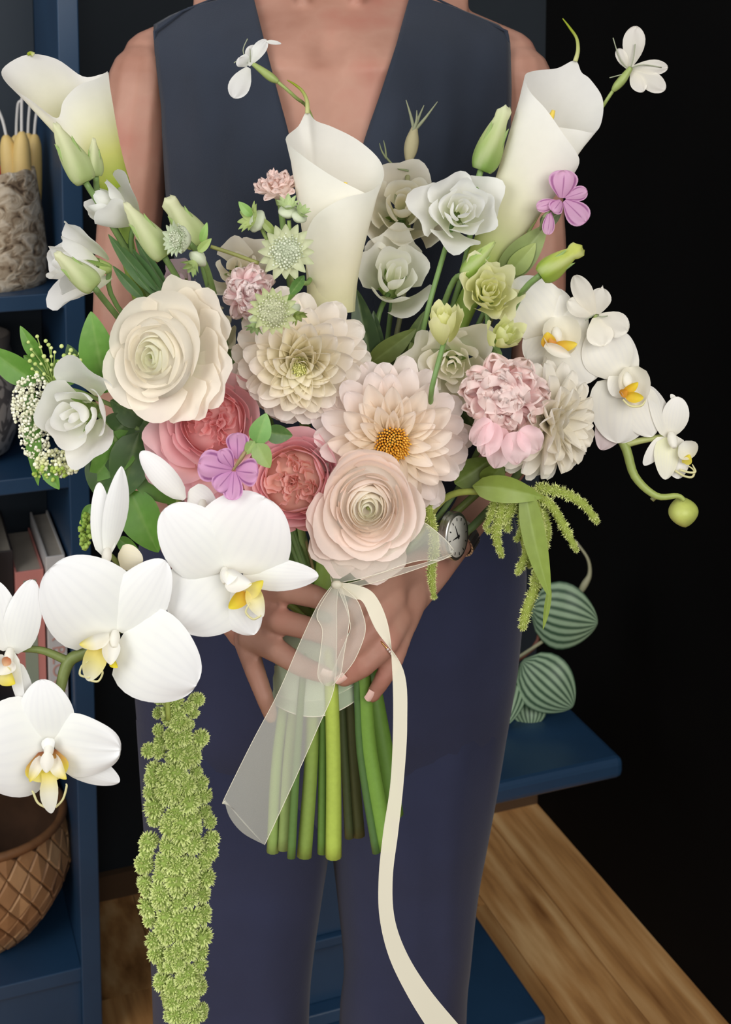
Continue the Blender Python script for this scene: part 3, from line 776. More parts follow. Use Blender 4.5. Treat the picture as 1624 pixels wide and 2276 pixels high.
def garden_rose(label, px, py, d, Rp, face, outer, inner, n=20, m=34, end=None, roll=0, low=(), skirt=()):
    th = Thing('garden_rose', label, 'flower', px, py, d, 'pink garden roses')
    M = face_m(face, roll); C = th.L(px, py, 0)
    for i in range(n):
        f = i/(n-1)
        shell(th, th.o, C, M, Rp*(.62+.28*f), Rp*(.85), Rp*(.28-.20*f*f+R.uniform(-.03, .03)), i*GA, 1.9-.3*f, close=.16*(1-f), flare=.04+.24*f*f, drop=.22, ruf=.035, rk=5,
              col=(inner, outer if f > .3 else inner, outer), nu=12, nv=9)
    for i in range(m):
        q = math.sqrt((i+.5)/m); a = i*GA
        cc = C + M @ Vector((math.cos(a)*q*Rp*.42, math.sin(a)*q*Rp*.42, -.05*Rp))
        shell(th, th.o, cc, M, Rp*R.uniform(.12, .24), Rp*.38, Rp*(.33-.10*q+R.uniform(-.06, .05)), R.uniform(0, 6.28), R.uniform(1.3, 2.2), close=R.uniform(-.2, .3), flare=.2, drop=.2, ruf=.13, rk=6,
              col=(mixc(inner, (214, 120, 110), .12), inner, mixc(inner, outer, .5)), nu=9, nv=6)
    v_, f_ = rev_geo([(0, .02*Rp), (.3*Rp, .04*Rp), (.62*Rp, -.02*Rp), (.5*Rp, -.5*Rp), (.1*Rp, -.7*Rp)], 20)
    obj('flower_heart', [C+M @ v for v in v_], f_, PETAL, th.o, lin(inner))
    for (ph_, fr_, fl_, zr_, sp_, c_) in skirt:
        shell(th, th.o, C, M, Rp*fr_, Rp*.8, Rp*zr_, ph_, sp_, flare=fl_, drop=.22, ruf=.10, rk=5.5, col=c_, nu=16, nv=12)
    for (A, B, W, zA, zB, cup, bend, c1, c2) in low:
        petal(th, th.o, A, B, W, zA, zB, a=.75, b=.5, base=.5, cup=cup, bend=bend, ruf=.05, col=(c1, c2), nu=12, nv=12)
    stem(th, to_bind(px, py, d+.04), 9, None, end)
    return th

def dahlia(label, px, py, d, Rp, face, n, cols, th0=8, th1=100, end=None, eye=None, roll=0, wid=.34, p0=.22, pw=.62, r0=0., keep=None, tubey=.34, angp=.8):
    th = Thing('dahlia', label, 'flower', px, py, d, 'dahlias')
    M = face_m(face, roll); C = th.L(px, py, 0)
    key = label
    ms_ = [unit_petal((key, k), (cols[0], mixc(cols[0], cols[1], .5+.5*k/3), cols[1] if k < 2 else cols[2]), a=1.05+.10*k, b=(.5, .44, .40, .38)[k], base=.4, cup=(1.0, .75, .45, .28)[k], bend=(.0, -.03, -.06, -.06)[k], tube_=tubey if k == 0 else 0, curl=.0, ruf=.012, nu=8, nv=8) for k in range(4)]
    for i in range(n):
        f = (i+.5)/n
        if keep and not keep(f, i*GA): continue
        th_ = rad(th0+(th1-th0)*f**angp + R.uniform(-4, 4))
        L_ = Rp*(p0+(1-p0)*f**pw)*R.uniform(.95, 1.04)
        k = min(3, int(f*4.3))
        put('petal', ms_[k], th.o, C, M, i*GA+R.uniform(-.12, .12), th_, L_, Rp*wid*(.36+.64*f**.55), r0=r0*Rp, roll=R.uniform(-.2, .2), z0=-.16*Rp*f)
    if eye:
        vs, fs, cs = [], [], []
        for i in range(150):
            q = math.sqrt((i+.5)/150); a = i*GA; rr = eye[0]*q
            c = C + M @ Vector((rr*math.cos(a), rr*math.sin(a), Rp*.12*(1-q*q)+Rp*.03))
            tip = c + M @ Vector((math.cos(a)*q*5, math.sin(a)*q*5, Rp*R.uniform(.07, .14)))
            k0 = len(vs); g_ = tube_geo([c, (c+tip)/2, tip], [2.4, 3.0, 1.6], 5)
            vs += g_[0]; fs += [tuple(x+k0 for x in f_) for f_ in g_[1]]; cs += [lin(mixc(eye[1], eye[2], R.random()))]*len(g_[0])
        tag(obj('stamens', vs, fs, MATTE, th.o, cs), kind='stuff')
    stem(th, to_bind(px, py, d+.04), 10, None, end)
    return th

def lisianthus(label, px, py, d, Rp, face, n=8, Hk=1.35, cols=((236, 240, 206), (250, 249, 243), (252, 252, 250)), end=None, flare=.42, ruf=.10, stems=None, f0=.32, roll=0, drop=.3, fringe=0, point=.06, name='lisianthus', group='white lisianthus blooms', cat='flower', calyx=True, sr=6, drp=.25):
    th = Thing(name, label, cat, px, py, d, group)
    M = face_m(face, roll); C = th.L(px, py, 0)
    for i in range(n):
        f = i/max(1, n-1)
        shell(th, th.o, C, M, Rp*(f0+(.80-f0)*f), Rp*Hk*(.72+.28*f), Rp*(.10*(1-f)-drp*f*f+R.uniform(-.05, .05)), i*GA+R.uniform(-.3, .3), 2.5-.7*f, close=.25*(1-f), flare=flare*f**1.2, drop=drop, ruf=ruf*(.6+.6*f), rk=R.uniform(4, 6.5),
              col=cols, nu=14, nv=10, point=point, fringe=fringe)
    base = C - M @ Vector((0, 0, Rp*Hk*(1.0)+drp*Rp*.6))
    if calyx:
        v_, f_ = rev_geo([(0, -.06*Rp), (.10*Rp, -.04*Rp), (.15*Rp, .06*Rp), (.20*Rp, .25*Rp), (.22*Rp, .32*Rp)], 10)
        obj('calyx', [base+M @ v for v in v_], f_, STEM, th.o, lin((166, 186, 110)))
        for k in range(4):
            put('sepal', unit_petal('sepal', ((150, 176, 96), (128, 160, 84)), a=.7, b=.7, base=.5, cup=.2, nu=4, nv=6, mat=LEAF), th.o, base, M, k*1.57+.4, .30, Rp*.75, Rp*.13, r0=.13*Rp)
    bw = th.o.matrix_world @ base
    lc = CAMR.inverted() @ (bw-CAM); bd = -lc.z; bpx, bpy = CX+lc.x/bd*F, CY-lc.y/bd*F
    pts = [(bpx, bpy, bd)] + (stems if stems is not None else to_bind(bpx, bpy, bd)[1:])
    stem(th, pts, sr, (112, 142, 82), end)
    return th

def bud(label, A, B, W, d, stems, cols=((190, 208, 138), (220, 228, 176), (238, 238, 204)), zB=0, sepals=3, twist=1.2, group='lisianthus buds', tipw=.28, name='lisianthus_bud', sr=7, fat=.55):
    th = Thing(name, label, 'bud', A[0], A[1], d, group)
    pa, pb = th.L(*A, 0), th.L(*B, zB); ax = (pb-pa); ln = ax.length; t = ax.normalized()
    sd = t.cross(Vector((0, 0, 1))).normalized(); nm = sd.cross(t); c = as_col(cols)
    vs, cs = [], []; NS, NT = 24, 16
    for j in range(NT+1):
        v = j/NT
        r = W/2*(math.sin(pi*(.06+.94*v)**fat*.98)**.8) if v < .985 else W/2*.1
        r = max(r, W/2*tipw*smooth((v-.55)/.3)*(1.15-.6*smooth((v-.93)/.07)))
        for k in range(NS):
            a = 2*pi*k/NS; rr = r*(1+.09*math.cos(3*a+twist*3*v)+.04*math.cos(5*a-twist*2*v))
            vs.append(pa+t*(v*ln*(1+.03*math.cos(3*a)*smooth((v-.8)/.2)))+(sd*math.cos(a)+nm*math.sin(a))*rr); cs.append(mixc(c(0, v), lin((236, 234, 200)), .35*smooth(math.cos(3*a+twist*3*v))))
    fs = [(j*NS+k, j*NS+(k+1) % NS, (j+1)*NS+(k+1) % NS, (j+1)*NS+k) for j in range(NT) for k in range(NS)]
    fs.append(tuple(NT*NS+k for k in range(NS))); fs.append(tuple(range(NS-1, -1, -1)))
    obj('furled_petals', vs, fs, PETAL, th.o, cs)
    MM = Matrix((sd, nm, t)).transposed()
    for k in range(sepals):
        put('sepal', unit_petal('bud_sepal', ((168, 190, 116), (150, 178, 100)), a=.7, b=.7, base=.5, cup=.5, bend=-.07, nu=4, nv=8, mat=LEAF), th.o, pa, MM, k*2*pi/sepals+.9, .02, ln*.72, W*.26, r0=W*.36)
    if stems: stem(th, [(A[0], A[1], d)]+stems, sr, (118, 146, 86))
    return th

def calla(label, d, base, br, rim, tail, cols, stems, end, spadix=None):
    th = Thing('calla_lily', label, 'flower', base[0], base[1], d, 'calla lilies')
    C = th.L(base[0], base[1], 0)
    q = catmull([tuple(th.L(x, y, z))+(rad(a),) for x, y, z, a in rim], 5)
    mean = Vector((0, 0, 0))
    for p in q: mean += Vector(p[:3])
    mean /= len(q); ax = (mean-C).normalized(); sd = Vector((0, 0, 1)).cross(ax)*-1; sd.normalize()
    if sd.x < 0: sd = -sd
    zd = Vector((0, 0, 1))
    vs, cs = [], []; NVv = 16; c = as_col(cols)
    for i, p in enumerate(q):
        rp_ = Vector(p[:3]); a = p[3]
        bp_ = C + (sd*math.cos(a) - zd*math.sin(a))*br*(1+.06*i/len(q))
        for j in range(NVv+1):
            v = j/NVv
            pt = bp_.lerp(rp_, v)
            out = (sd*math.cos(a) - zd*math.sin(a))
            pt += out*(-br*.28*math.sin(pi*v)*(1-v)) + out*(br*.32*smooth((v-.82)/.18)**2)*.35
            vs.append(pt); cs.append(c(0, v))
    obj('spathe', vs, grid_faces(len(q)-1, NVv), PETAL, th.o, cs)
    tube('spathe_tail', [th.L(*p) for p in tail], [5.5, 4.5, 3.6, 2.8, 1.2][:len(tail)] if len(tail) <= 5 else 3, PETAL, th.o, lambda t: mixc(lin((232, 232, 176)), lin((176, 190, 60)), t*1.4))
    if spadix: tube('spadix', [th.L(*p) for p in spadix], [10, 10, 8, 4], MATTE, th.o, lin((236, 208, 96)))
    stem(th, [(base[0], base[1]-10, d), (base[0], base[1]+15, d)]+stems, br*.62, (150, 180, 84), end)
    return th

def ball_cloud(par, name, pts, cols, sub=1):
    """many tiny balls joined: pts (vector, radius)"""
    bm = bmesh.new(); bmesh.ops.create_icosphere(bm, subdivisions=sub, radius=1)
    bv = [v.co.copy() for v in bm.verts]; bf = [tuple(v.index for v in f.verts) for f in bm.faces]; bm.free()
    vs, fs, cs = [], [], []
    for p, r in pts:
        k = len(vs); vs += [p+v*r for v in bv]; fs += [tuple(i+k for i in f) for f in bf]; cs += [lin(mixc(cols[0], cols[1], R.random()))]*len(bv)
    return tag(obj(name, vs, fs, MATTE, par, cs), kind='stuff')

def astrantia(th, px, py, z, Rp, face, disc=True, nb=14, br=1.0, th_b=78, bc=((236, 238, 206), (230, 233, 200), (204, 212, 170)), dc=((186, 194, 166), (220, 224, 202)), dome=.55, core=.62):
    """one astrantia head on thing th"""
    M = face_m(face); C = th.L(px, py, z)
    v_, f_ = rev_geo([(0, core*Rp*.5), (core*Rp*.5, core*Rp*.42), (core*Rp*.85, core*Rp*.18), (core*Rp*.9, 0), (core*Rp*.5, -core*Rp*.45), (.08*Rp, -core*Rp*.7)], 18)
    hd = obj('flower_head', [C+M @ v for v in v_], f_, MATTE, th.o, lin(mixc(dc[0], dc[1], .3)))
    if disc:
        pts = []
        for i in range(110):
            q = math.sqrt((i+.5)/110); a = i*GA
            p = Vector((math.cos(a)*q*core*Rp*.98, math.sin(a)*q*core*Rp*.98, core*Rp*(.52-.36*q*q)+R.uniform(0, .10)*Rp))
            pts.append((C+M @ p, Rp*R.uniform(.035, .06)))
        ball_cloud(hd, 'florets', pts, dc)
    me = unit_petal(('bract', bc), bc, a=.85, b=.7, base=.45, cup=.3, bend=.04, nu=6, nv=7)
    for k in range(nb):
        put('bract', me, hd, C, M, 2*pi*k/nb, rad(th_b+R.uniform(-7, 7)), Rp*br*R.uniform(.92, 1.05), Rp*.40)
    return hd

def carnation(label, px, py, d, Rp, face, cols, n=46, th1=105, stems=None, fringe=.14, wid=.62, group='small frilled carnations', name='carnation', end=None, ruf=.13):
    th = Thing(name, label, 'flower', px, py, d, group)
    M = face_m(face); C = th.L(px, py, 0) - M @ Vector((0, 0, Rp*.35))
    ms_ = [unit_petal((label, k), cols, a=1.5, b=.5, base=.25, cup=.25, ruf=ruf*(1+.4*k), nu=10, nv=8, fringe=fringe, curl=.12*k) for k in range(3)]
    for i in range(n):
        f = (i+.5)/n
        put('petal', ms_[i % 3], th.o, C, M, i*GA+R.uniform(-.3, .3), rad(5+(th1-5)*f**.8+R.uniform(-9, 9)), Rp*(.72+.3*f**.7)*R.uniform(.88, 1.08), Rp*wid*R.uniform(.75, 1.1), roll=R.uniform(-.8, .8))
    v_, f_ = rev_geo([(0, .55*Rp), (.3*Rp, .46*Rp), (.5*Rp, .2*Rp), (.4*Rp, -.1*Rp), (.1*Rp, -.3*Rp)], 18)
    obj('flower_heart', [C+M @ v for v in v_], f_, PETAL, th.o, lin(cols[1]))
    cb = C - M @ Vector((0, 0, Rp*.55)); tube('calyx', [C, cb], [Rp*.22, Rp*.13], STEM, th.o, lin((150, 172, 110)))
    stem(th, (stems or to_bind(px, py, d+.03)), 7, None, end)
    return th

def leafy(th, par, A, B, W, zA=0, zB=0, col=((96, 138, 52), (112, 152, 64)), bend=.06, fold=.28, roll=0, a=.72, b=.75, skew=0, cup=0, ruf=0):
    c0 = as_col(col)
    def c(u, v):
        k = c0(u, v); vein = .14*smooth((.10-abs(u))/.08) + .07*smooth((math.sin(abs(u)*3+v*34)-.75)/.2)
        return mixc(k, lin((190, 210, 140)), vein)
    return petal(th, par, A, B, W, zA, zB, a=a, b=b, base=.05, bend=bend, fold=fold, roll=roll, col=c, mat=LEAF, name='leaf', nu=14, nv=16, skew=skew, cup=cup, ruf=ruf)

def orchid(th, par_name, cpx, cpy, z, petals, lip=None, label=None):
    """bloom on a spray: the column is the part, petals and lip its sub-parts"""
    c = th.L(cpx, cpy, z+14)
    ax = Vector((.05, -.75, .65)).normalized()
    col_ = tube('bloom', [c+ax*-6, c+ax*6, c+ax*20, c+ax*30], [7, 11, 10, 5], PETAL, th.o, lin((250, 248, 240)), seg=12)
    for p in petals:
        A, B, W = p[0], p[1], p[2]; kw = dict(mat=ORCHID, a=.72, b=.52, base=.16, cup=-.14, bend=.07, ruf=.014, rk=5, col=((246, 247, 238), (250, 250, 250)), nu=16, nv=14)
        if len(p) > 3: kw.update(p[3])
        kw['zA'] = kw.get('zA', 0)+z; kw['zB'] = kw.get('zB', 0)+z
        c0_ = as_col(kw['col']); gv_ = lin((214, 214, 222))
        kw['col'] = lambda u, v, c0_=c0_: mixc(c0_(u, v), gv_, .10+.10*smooth(math.cos(u*26))*smooth(v*3)*smooth((1-v)*4))
        kw['nu'] = 36
        petal(th, col_, A, B, W, name='petal' if W > 70 else 'sepal', **kw)
    for q in (lip or []):
        kind = q[0]
        if kind == 'lobe':
            kw = dict(a=.8, b=.6, base=.4, cup=.5, bend=.1, nu=10, nv=10)
            if len(q) > 5: kw.update(q[5])
            kw['zA'] = kw.get('zA', 18)+z; kw['zB'] = kw.get('zB', 26)+z
            petal(th, col_, q[1], q[2], q[3], name='lip_lobe', col=q[4], **kw)
        else:
            tube('tendril', [th.L(x, y, z+zz) for x, y, zz in q[1]], [2.4]*(len(q[1])-1)+[1.2], PETAL, col_, lin((240, 236, 190)), seg=6)
    return col_
# ================================================================== the bouquet
# ---- focal blooms
ranunculus('large cream ranunculus at the upper left of the bouquet', 344, 792, 1.00, 118, (-.26, .04, 1), n=26, sy=1.16, cols=((242, 242, 218), (252, 247, 236), (252, 245, 232)), end=ENDS['olive'], back=8, backdir=.15, dome=.30)
ranunculus('peach-blush ranunculus at the front bottom centre, above the ribbon bow', 818, 1126, 0.985, 112, (.02, -.02, 1), n=48, sy=1.12, cols=((247, 243, 222), (253, 241, 228), (252, 236, 227)), end=ENDS['bright'], back=6, backdir=-2.1, dome=.26)
dahlia('cream ball dahlia with a tight greenish centre', 667, 808, 1.02, 168, (0, -.20, 1), 100, ((232, 226, 166), (250, 242, 226), (251, 243, 236)), 20, 100, end=ENDS['mid'], eye=(24, (186, 186, 104), (226, 222, 156)), wid=.44, p0=.30, pw=.75)
dahlia('pale blush dahlia with an open orange-yellow centre', 870, 985, 1.015, 168, (.10, .03, 1), 72, ((246, 232, 204), (250, 238, 228), (247, 236, 234)), 42, 98, end=ENDS['right'], eye=(36, (214, 150, 40), (240, 190, 84)), wid=.44, p0=.42, pw=.7, r0=.16, angp=.7)
dahlia('ivory dahlia seen from the side at the right of the bouquet', 1228, 940, 1.03, 144, (.70, -.06, .66), 84, ((250, 243, 222), (252, 247, 236), (252, 249, 243)), 20, 116, wid=.46, p0=.45, pw=.6, r0=.05)
garden_rose('coral-pink garden rose under the large cream ranunculus', 474, 938, 1.025, 108, (.06, .22, 1), (251, 208, 212), (247, 180, 178), n=18, m=36, roll=.5, end=ENDS['thin'],
    skirt=[(3.6, .92, .42, .02, 1.3, ((250, 214, 170), (250, 208, 190), (250, 210, 216))), (4.3, .96, .50, -.02, 1.3, ((250, 216, 170), (250, 212, 190), (250, 206, 212))), (3.0, .98, .45, -.10, 1.2, ((248, 196, 190), (250, 206, 208), (251, 214, 220))), (3.9, 1.05, .62, -.16, 1.25, ((250, 210, 180), (250, 206, 204), (250, 204, 216))), (4.7, 1.05, .50, -.18, 1.2, ((250, 206, 190), (250, 206, 206), (250, 204, 212))), (3.3, 1.08, .55, -.26, 1.2, ((248, 196, 196), (250, 206, 212), (251, 210, 220))), (4.2, 1.12, .66, -.34, 1.2, ((249, 200, 196), (250, 206, 212), (250, 204, 218)))])
garden_rose('salmon-centred pink garden rose in the middle, left of the peach ranunculus', 655, 1068, 1.01, 112, (-.18, .22, 1), (250, 204, 210), (244, 194, 176), n=22, m=48, end=ENDS['pale'])
th = carnation('pale pink frilled peony between the ruffled lisianthus and ivory dahlia', 1118, 884, 1.005, 100, (-.15, .05, 1), ((249, 200, 206), (251, 214, 214), (252, 234, 228)), n=64, th1=112, fringe=.05, wid=.62, group='peony', name='peony', end=ENDS['dark'], ruf=.16)
for (A, B, W, zA, zB) in (((1086, 930), (1050, 985), 50, 40, 20), ((1100, 940), (1070, 1010), 54, 34, 20), ((1110, 950), (1100, 1040), 60, 20, 10), ((1140, 960), (1150, 1030), 66, 34, 30), ((1160, 950), (1196, 1000), 60, 34, 26)):
    petal(th, th.o, A, B, W, zA, zB, a=.7, b=.5, base=.5, cup=.55, bend=.14, ruf=.12, rk=8, col=((251, 216, 220), (252, 232, 234)))

# ---- callas
CW = ((206, 216, 120), (246, 244, 216), (252, 251, 244), (253, 252, 248))
calla('white calla lily in the centre, its yellow tail across the neckline', 1.075, (736, 690), 52,
      [(676, 556, 30, -160), (700, 485, 62, -125), (760, 442, 78, -90), (815, 426, 62, -50), (846, 398, 20, -10), (838, 355, -30, 30), (792, 311, -60, 60), (738, 282, -66, 85), (702, 268, -60, 96), (683, 248, -50, 105), (666, 280, -50, 125), (640, 310, -16, 170), (675, 345, 30, 215), (740, 392, 50, 260), (800, 425, 46, 300), (826, 440, 30, 330)],
      [(683, 252, -50), (682, 225, -48), (672, 203, -45), (655, 188, -42), (638, 178, -40)], ((236, 232, 190), (250, 245, 222), (253, 250, 238), (253, 252, 244)), [(740, 900, 1.10), (735, 1200, 1.10), BIND], ENDS['far'], [(745, 560, 0), (752, 480, 5), (762, 430, 8), (768, 405, 8)])
calla('white calla lily at upper right with a yellow-green curled tail', 1.10, (1072, 592), 40,
      [(1238, 283, 26, -110), (1280, 288, 24, -75), (1318, 292, 15, -35), (1334, 262, 0, 0), (1335, 215, -25, 30), (1310, 175, -45, 60), (1292, 160, -50, 80), (1278, 134, -55, 90), (1240, 152, -50, 110), (1195, 158, -30, 140), (1170, 170, 0, 180), (1180, 205, 38, 215), (1215, 245, 56, 245), (1252, 300, 60, 275), (1284, 352, 38, 310), (1268, 390, 15, 335)],
      [(1278, 136, -55), (1284, 112, -52), (1281, 85, -48), (1266, 62, -44), (1250, 41, -40)], ((176, 194, 84), (238, 236, 196), (251, 249, 238), (253, 252, 247)), [(1030, 690, 1.11), (940, 900, 1.12), (820, 1180, 1.11), BIND], ENDS['brown'], [(1150, 420, 0), (1190, 330, 5), (1220, 270, 6), (1230, 245, 6)])
calla('white calla lily at the upper left edge, folded open beside the shoulder', 1.08, (262, 420), 30,
      [(236, 160, -10, -10), (222, 166, -50, 40), (182, 170, -62, 70), (125, 130, -52, 110), (62, 120, -30, 140), (8, 152, 0, 175), (22, 188, 40, 200), (72, 222, 52, 220), (128, 262, 56, 240), (142, 225, 64, 255), (172, 192, 58, 275), (214, 176, 30, 320), (238, 162, 0, 352)],
      [(75, 122, -30), (68, 118, -28), (62, 121, -24)], ((168, 190, 60), (232, 232, 140), (250, 248, 220), (253, 252, 248)), [(300, 620, 1.10), (420, 960, 1.12), (600, 1250, 1.11), BIND], ENDS['pale2'])

# ---- lisianthus, white roses
lisianthus('white lisianthus half open below the left calla lily', 214, 436, 1.05, 74, (-.75, .55, .35), n=7, Hk=1.25, stems=[(300, 590, 1.07), (420, 820, 1.09), BIND], flare=.34, f0=.3)
lisianthus('white lisianthus at far left with a green bud in front of it', 124, 578, 1.03, 92, (-.85, .18, .45), n=8, Hk=1.2, stems=[(260, 680, 1.07), (430, 900, 1.10), BIND], flare=.5, ruf=.13)
lisianthus('open white lisianthus at left, beside the white froth', 152, 930, 1.0, 116, (-.30, -.02, 1), n=12, Hk=.9, stems=[(320, 1060, 1.07), (520, 1250, 1.10), BIND], flare=.36, ruf=.10, f0=.12)
lisianthus('cream-white lisianthus behind the centre calla, upper of two', 896, 448, 1.095, 122, (.0, .28, .95), n=14, Hk=1.2, cols=((232, 234, 196), (250, 245, 226), (252, 249, 240)), flare=.30, f0=.12, ruf=.08, end=ENDS['slim'])
lisianthus('white lisianthus behind the centre calla, lower of two, above dark leaves', 880, 602, 1.075, 106, (.10, .42, .9), n=12, Hk=1.25, cols=((226, 232, 190), (248, 248, 234), (252, 251, 246)), flare=.34, f0=.14, stems=[(838, 720, 1.11), (830, 900, 1.12), BIND])
lisianthus('bright white lisianthus with wavy petals left of the right calla', 1030, 462, 1.06, 100, (.12, .25, .95), n=18, Hk=1.0, flare=.42, ruf=.13, stems=[(950, 690, 1.07), (900, 900, 1.10), BIND], f0=.12, point=.02)
GRN = ((224, 226, 152), (238, 238, 184), (246, 244, 206))
lisianthus('pale green double lisianthus, tallest of the ruffled cluster', 1092, 640, 1.04, 76, (.1, .35, .9), n=20, Hk=1.1, cols=GRN, flare=.35, f0=.10, ruf=.16, fringe=.10, stems=[(1075, 760, 1.07), (960, 1000, 1.10), BIND], group='green ruffled lisianthus')
lisianthus('small green lisianthus cup at the front of the ruffled cluster', 984, 690, 1.005, 50, (-.05, .85, .45), n=9, Hk=1.7, cols=((226, 228, 150), (236, 238, 174), (244, 243, 194)), flare=.10, f0=.25, ruf=.10, fringe=.14, stems=[(960, 860, 1.01), (930, 1000, 1.05), BIND], group='green ruffled lisianthus', drp=.05)
lisianthus('small lime lisianthus at the right of the ruffled cluster', 1136, 730, 1.02, 50, (.4, .5, .6), n=10, Hk=1.3, cols=((214, 222, 140), (232, 236, 170), (240, 241, 190)), flare=.25, f0=.2, ruf=.16, fringe=.1, stems=[(1100, 820, 1.05), (960, 1000, 1.10), BIND], group='green ruffled lisianthus')
lisianthus('cream ruffled lisianthus under the green cluster, right of the dahlias', 1005, 815, 1.035, 100, (-.05, -.05, 1), n=18, Hk=.9, cols=((232, 236, 194), (248, 244, 226), (250, 246, 236)), flare=.40, f0=.10, ruf=.16, fringe=.06, stems=[(960, 980, 1.09), (860, 1150, 1.11), BIND], group='green ruffled lisianthus')
lisianthus('pale peach lisianthus behind the small pink carnation', 522, 588, 1.055, 80, (.05, .3, .9), n=9, Hk=1.1, cols=((244, 234, 204), (251, 244, 228), (252, 247, 236)), flare=.36, f0=.2, ruf=.09, stems=[(560, 800, 1.12), (620, 1000, 1.12), BIND])
lisianthus('pale cream lisianthus between the cream ranunculus and the ball dahlia', 486, 726, 1.07, 72, (.35, .2, .8), n=8, Hk=.9, cols=((226, 218, 140), (244, 238, 206), (248, 242, 222)), flare=.3, ruf=.16, stems=[(560, 900, 1.10), BIND], f0=.15)
lisianthus('pale lilac-pink bloom behind the cream ranunculus', 392, 618, 1.09, 50, (-.3, .3, .8), n=7, Hk=1.0, cols=((240, 222, 214), (240, 220, 224), (238, 214, 226)), flare=.3, ruf=.08, stems=[(450, 800, 1.11), BIND])

# ---- buds
bud('plump green lisianthus bud at left, in front of the calla base', (190, 405), (122, 275), 62, 1.04, [(260, 520, 1.06), (420, 800, 1.10), BIND])
bud('slender green bud pressed against the left calla lily', (212, 392), (208, 308), 36, 1.045, [(240, 480, 1.07), (420, 800, 1.10), BIND])
bud('long pale green bud right of the half-open lisianthus', (366, 572), (278, 452), 60, 1.03, [(405, 640, 1.05), (480, 800, 1.10), BIND])
bud('pale green bud behind the side-on astrantia', (440, 545), (372, 440), 66, 1.055, [(470, 660, 1.07), (520, 800, 1.10), BIND], tipw=.5)
bud('yellow-green bud lying in front of the far-left white lisianthus', (210, 640), (124, 562), 56, .99, [(262, 705, 1.04), (420, 900, 1.10), BIND], tipw=.34)
bud('tall pale green bud standing beside the right calla lily', (1068, 378), (1125, 238), 62, 1.09, [(1056, 430, 1.09), (1000, 700, 1.11), BIND], cols=((148, 184, 92), (206, 222, 150), (238, 240, 206)), tipw=.45)
bud('closed green bud lying along the right calla stem', (1030, 612), (1098, 538), 40, 1.06, [(1000, 640, 1.08), (930, 840, 1.10), BIND], cols=((150, 184, 84), (190, 212, 124), (206, 220, 144)))
bud('lime green bud pointing right, above the right orchids', (1200, 612), (1292, 550), 54, 1.03, [(1168, 640, 1.04), (1140, 690, 1.06), (1000, 980, 1.10), BIND], cols=((168, 196, 80), (206, 218, 110), (216, 220, 120)), tipw=.6)

# ---- astrantia
th = Thing('astrantia', 'pale green astrantia stem with pincushion heads left of the centre calla', 'flower', 600, 540, 1.03, 'astrantia stems')
astrantia(th, 637, 560, 20, 66, (-.1, .1, 1), nb=16)
astrantia(th, 572, 492, 0, 48, (-.5, .25, .35), False, nb=10, bc=((226, 232, 170), (208, 222, 152), (176, 200, 124)), th_b=52)
astrantia(th, 640, 470, -6, 40, (.0, .75, .5), False, nb=9, bc=((226, 232, 190), (206, 222, 168), (186, 208, 148)), th_b=48)
astrantia(th, 664, 482, 6, 34, (.4, .7, .5), False, nb=8, bc=((226, 232, 190), (206, 222, 168), (186, 208, 148)), th_b=40)
leafy(th, th.o, (560, 480), (530, 448), 22, col=((140, 180, 96), (150, 190, 104))); leafy(th, th.o, (610, 520), (575, 480), 20, 14, 16, col=((140, 160, 90), (156, 170, 96)))
stem(th, [(640, 580, 1.03), (655, 680, 1.08), (690, 1000, 1.11), BIND], 6)
tube('side_stalk', [th.L(575, 585, 4), th.L(520, 565, 4), th.L(468, 548, 4)], 4.5, STEM, th.o, lin((140, 142, 80)))
tube('side_stalk', [th.L(660, 600, 0), th.L(600, 540, -5), th.L(580, 505, -5)], 4.5, STEM, th.o, lin((140, 162, 90)))
tube('side_stalk', [th.L(650, 600, 0), th.L(645, 540, -8), th.L(642, 490, -8)], 4.5, STEM, th.o, lin((140, 162, 90)))
th = Thing('astrantia', 'astrantia turned side-on at the left, in front of the green bud', 'flower', 410, 535, 1.01, 'astrantia stems')
astrantia(th, 402, 532, 0, 48, (-.62, .05, .6), nb=16, th_b=60, br=.95, core=.72, bc=((226, 234, 208), (218, 228, 200), (208, 220, 190)))
astrantia(th, 440, 575, -4, 42, (-.5, -.65, .4), False, nb=9, bc=((224, 232, 180), (206, 222, 152), (150, 180, 110)), th_b=38)
leafy(th, th.o, (448, 540), (460, 494), 18, col=((140, 180, 90), (150, 190, 96)))
leafy(th, th.o, (440, 560), (470, 530), 20, 6, 6, col=((160, 184, 104), (170, 192, 112)))
stem(th, [(420, 540, 1.02), (452, 580, 1.03), (480, 670, 1.06), (560, 1000, 1.11), BIND], 7)
th = Thing('astrantia', 'grey-green astrantia pincushion resting on the ball dahlia', 'flower', 607, 690, 0.965, 'astrantia stems')
astrantia(th, 606, 692, 0, 56, (.02, .15, 1), nb=16, dc=((178, 182, 144), (212, 212, 182)), core=.72, bc=((232, 235, 196), (220, 226, 180), (196, 206, 152)))
astrantia(th, 570, 712, -10, 36, (-.3, -.75, .4), False, nb=8, bc=((220, 232, 186), (196, 216, 156), (120, 150, 96)), th_b=40)
astrantia(th, 652, 690, -14, 34, (.55, -.5, .4), False, nb=8, bc=((206, 220, 140), (176, 196, 110), (130, 146, 84)), th_b=40)
stem(th, [(625, 680, .985), (650, 655, 1.0), (680, 630, 1.04), (700, 700, 1.10), BIND], 6, (120, 160, 70))
leafy(th, th.o, (645, 655), (676, 612), 26, -20, -60, col=((90, 130, 60), (84, 120, 60)))

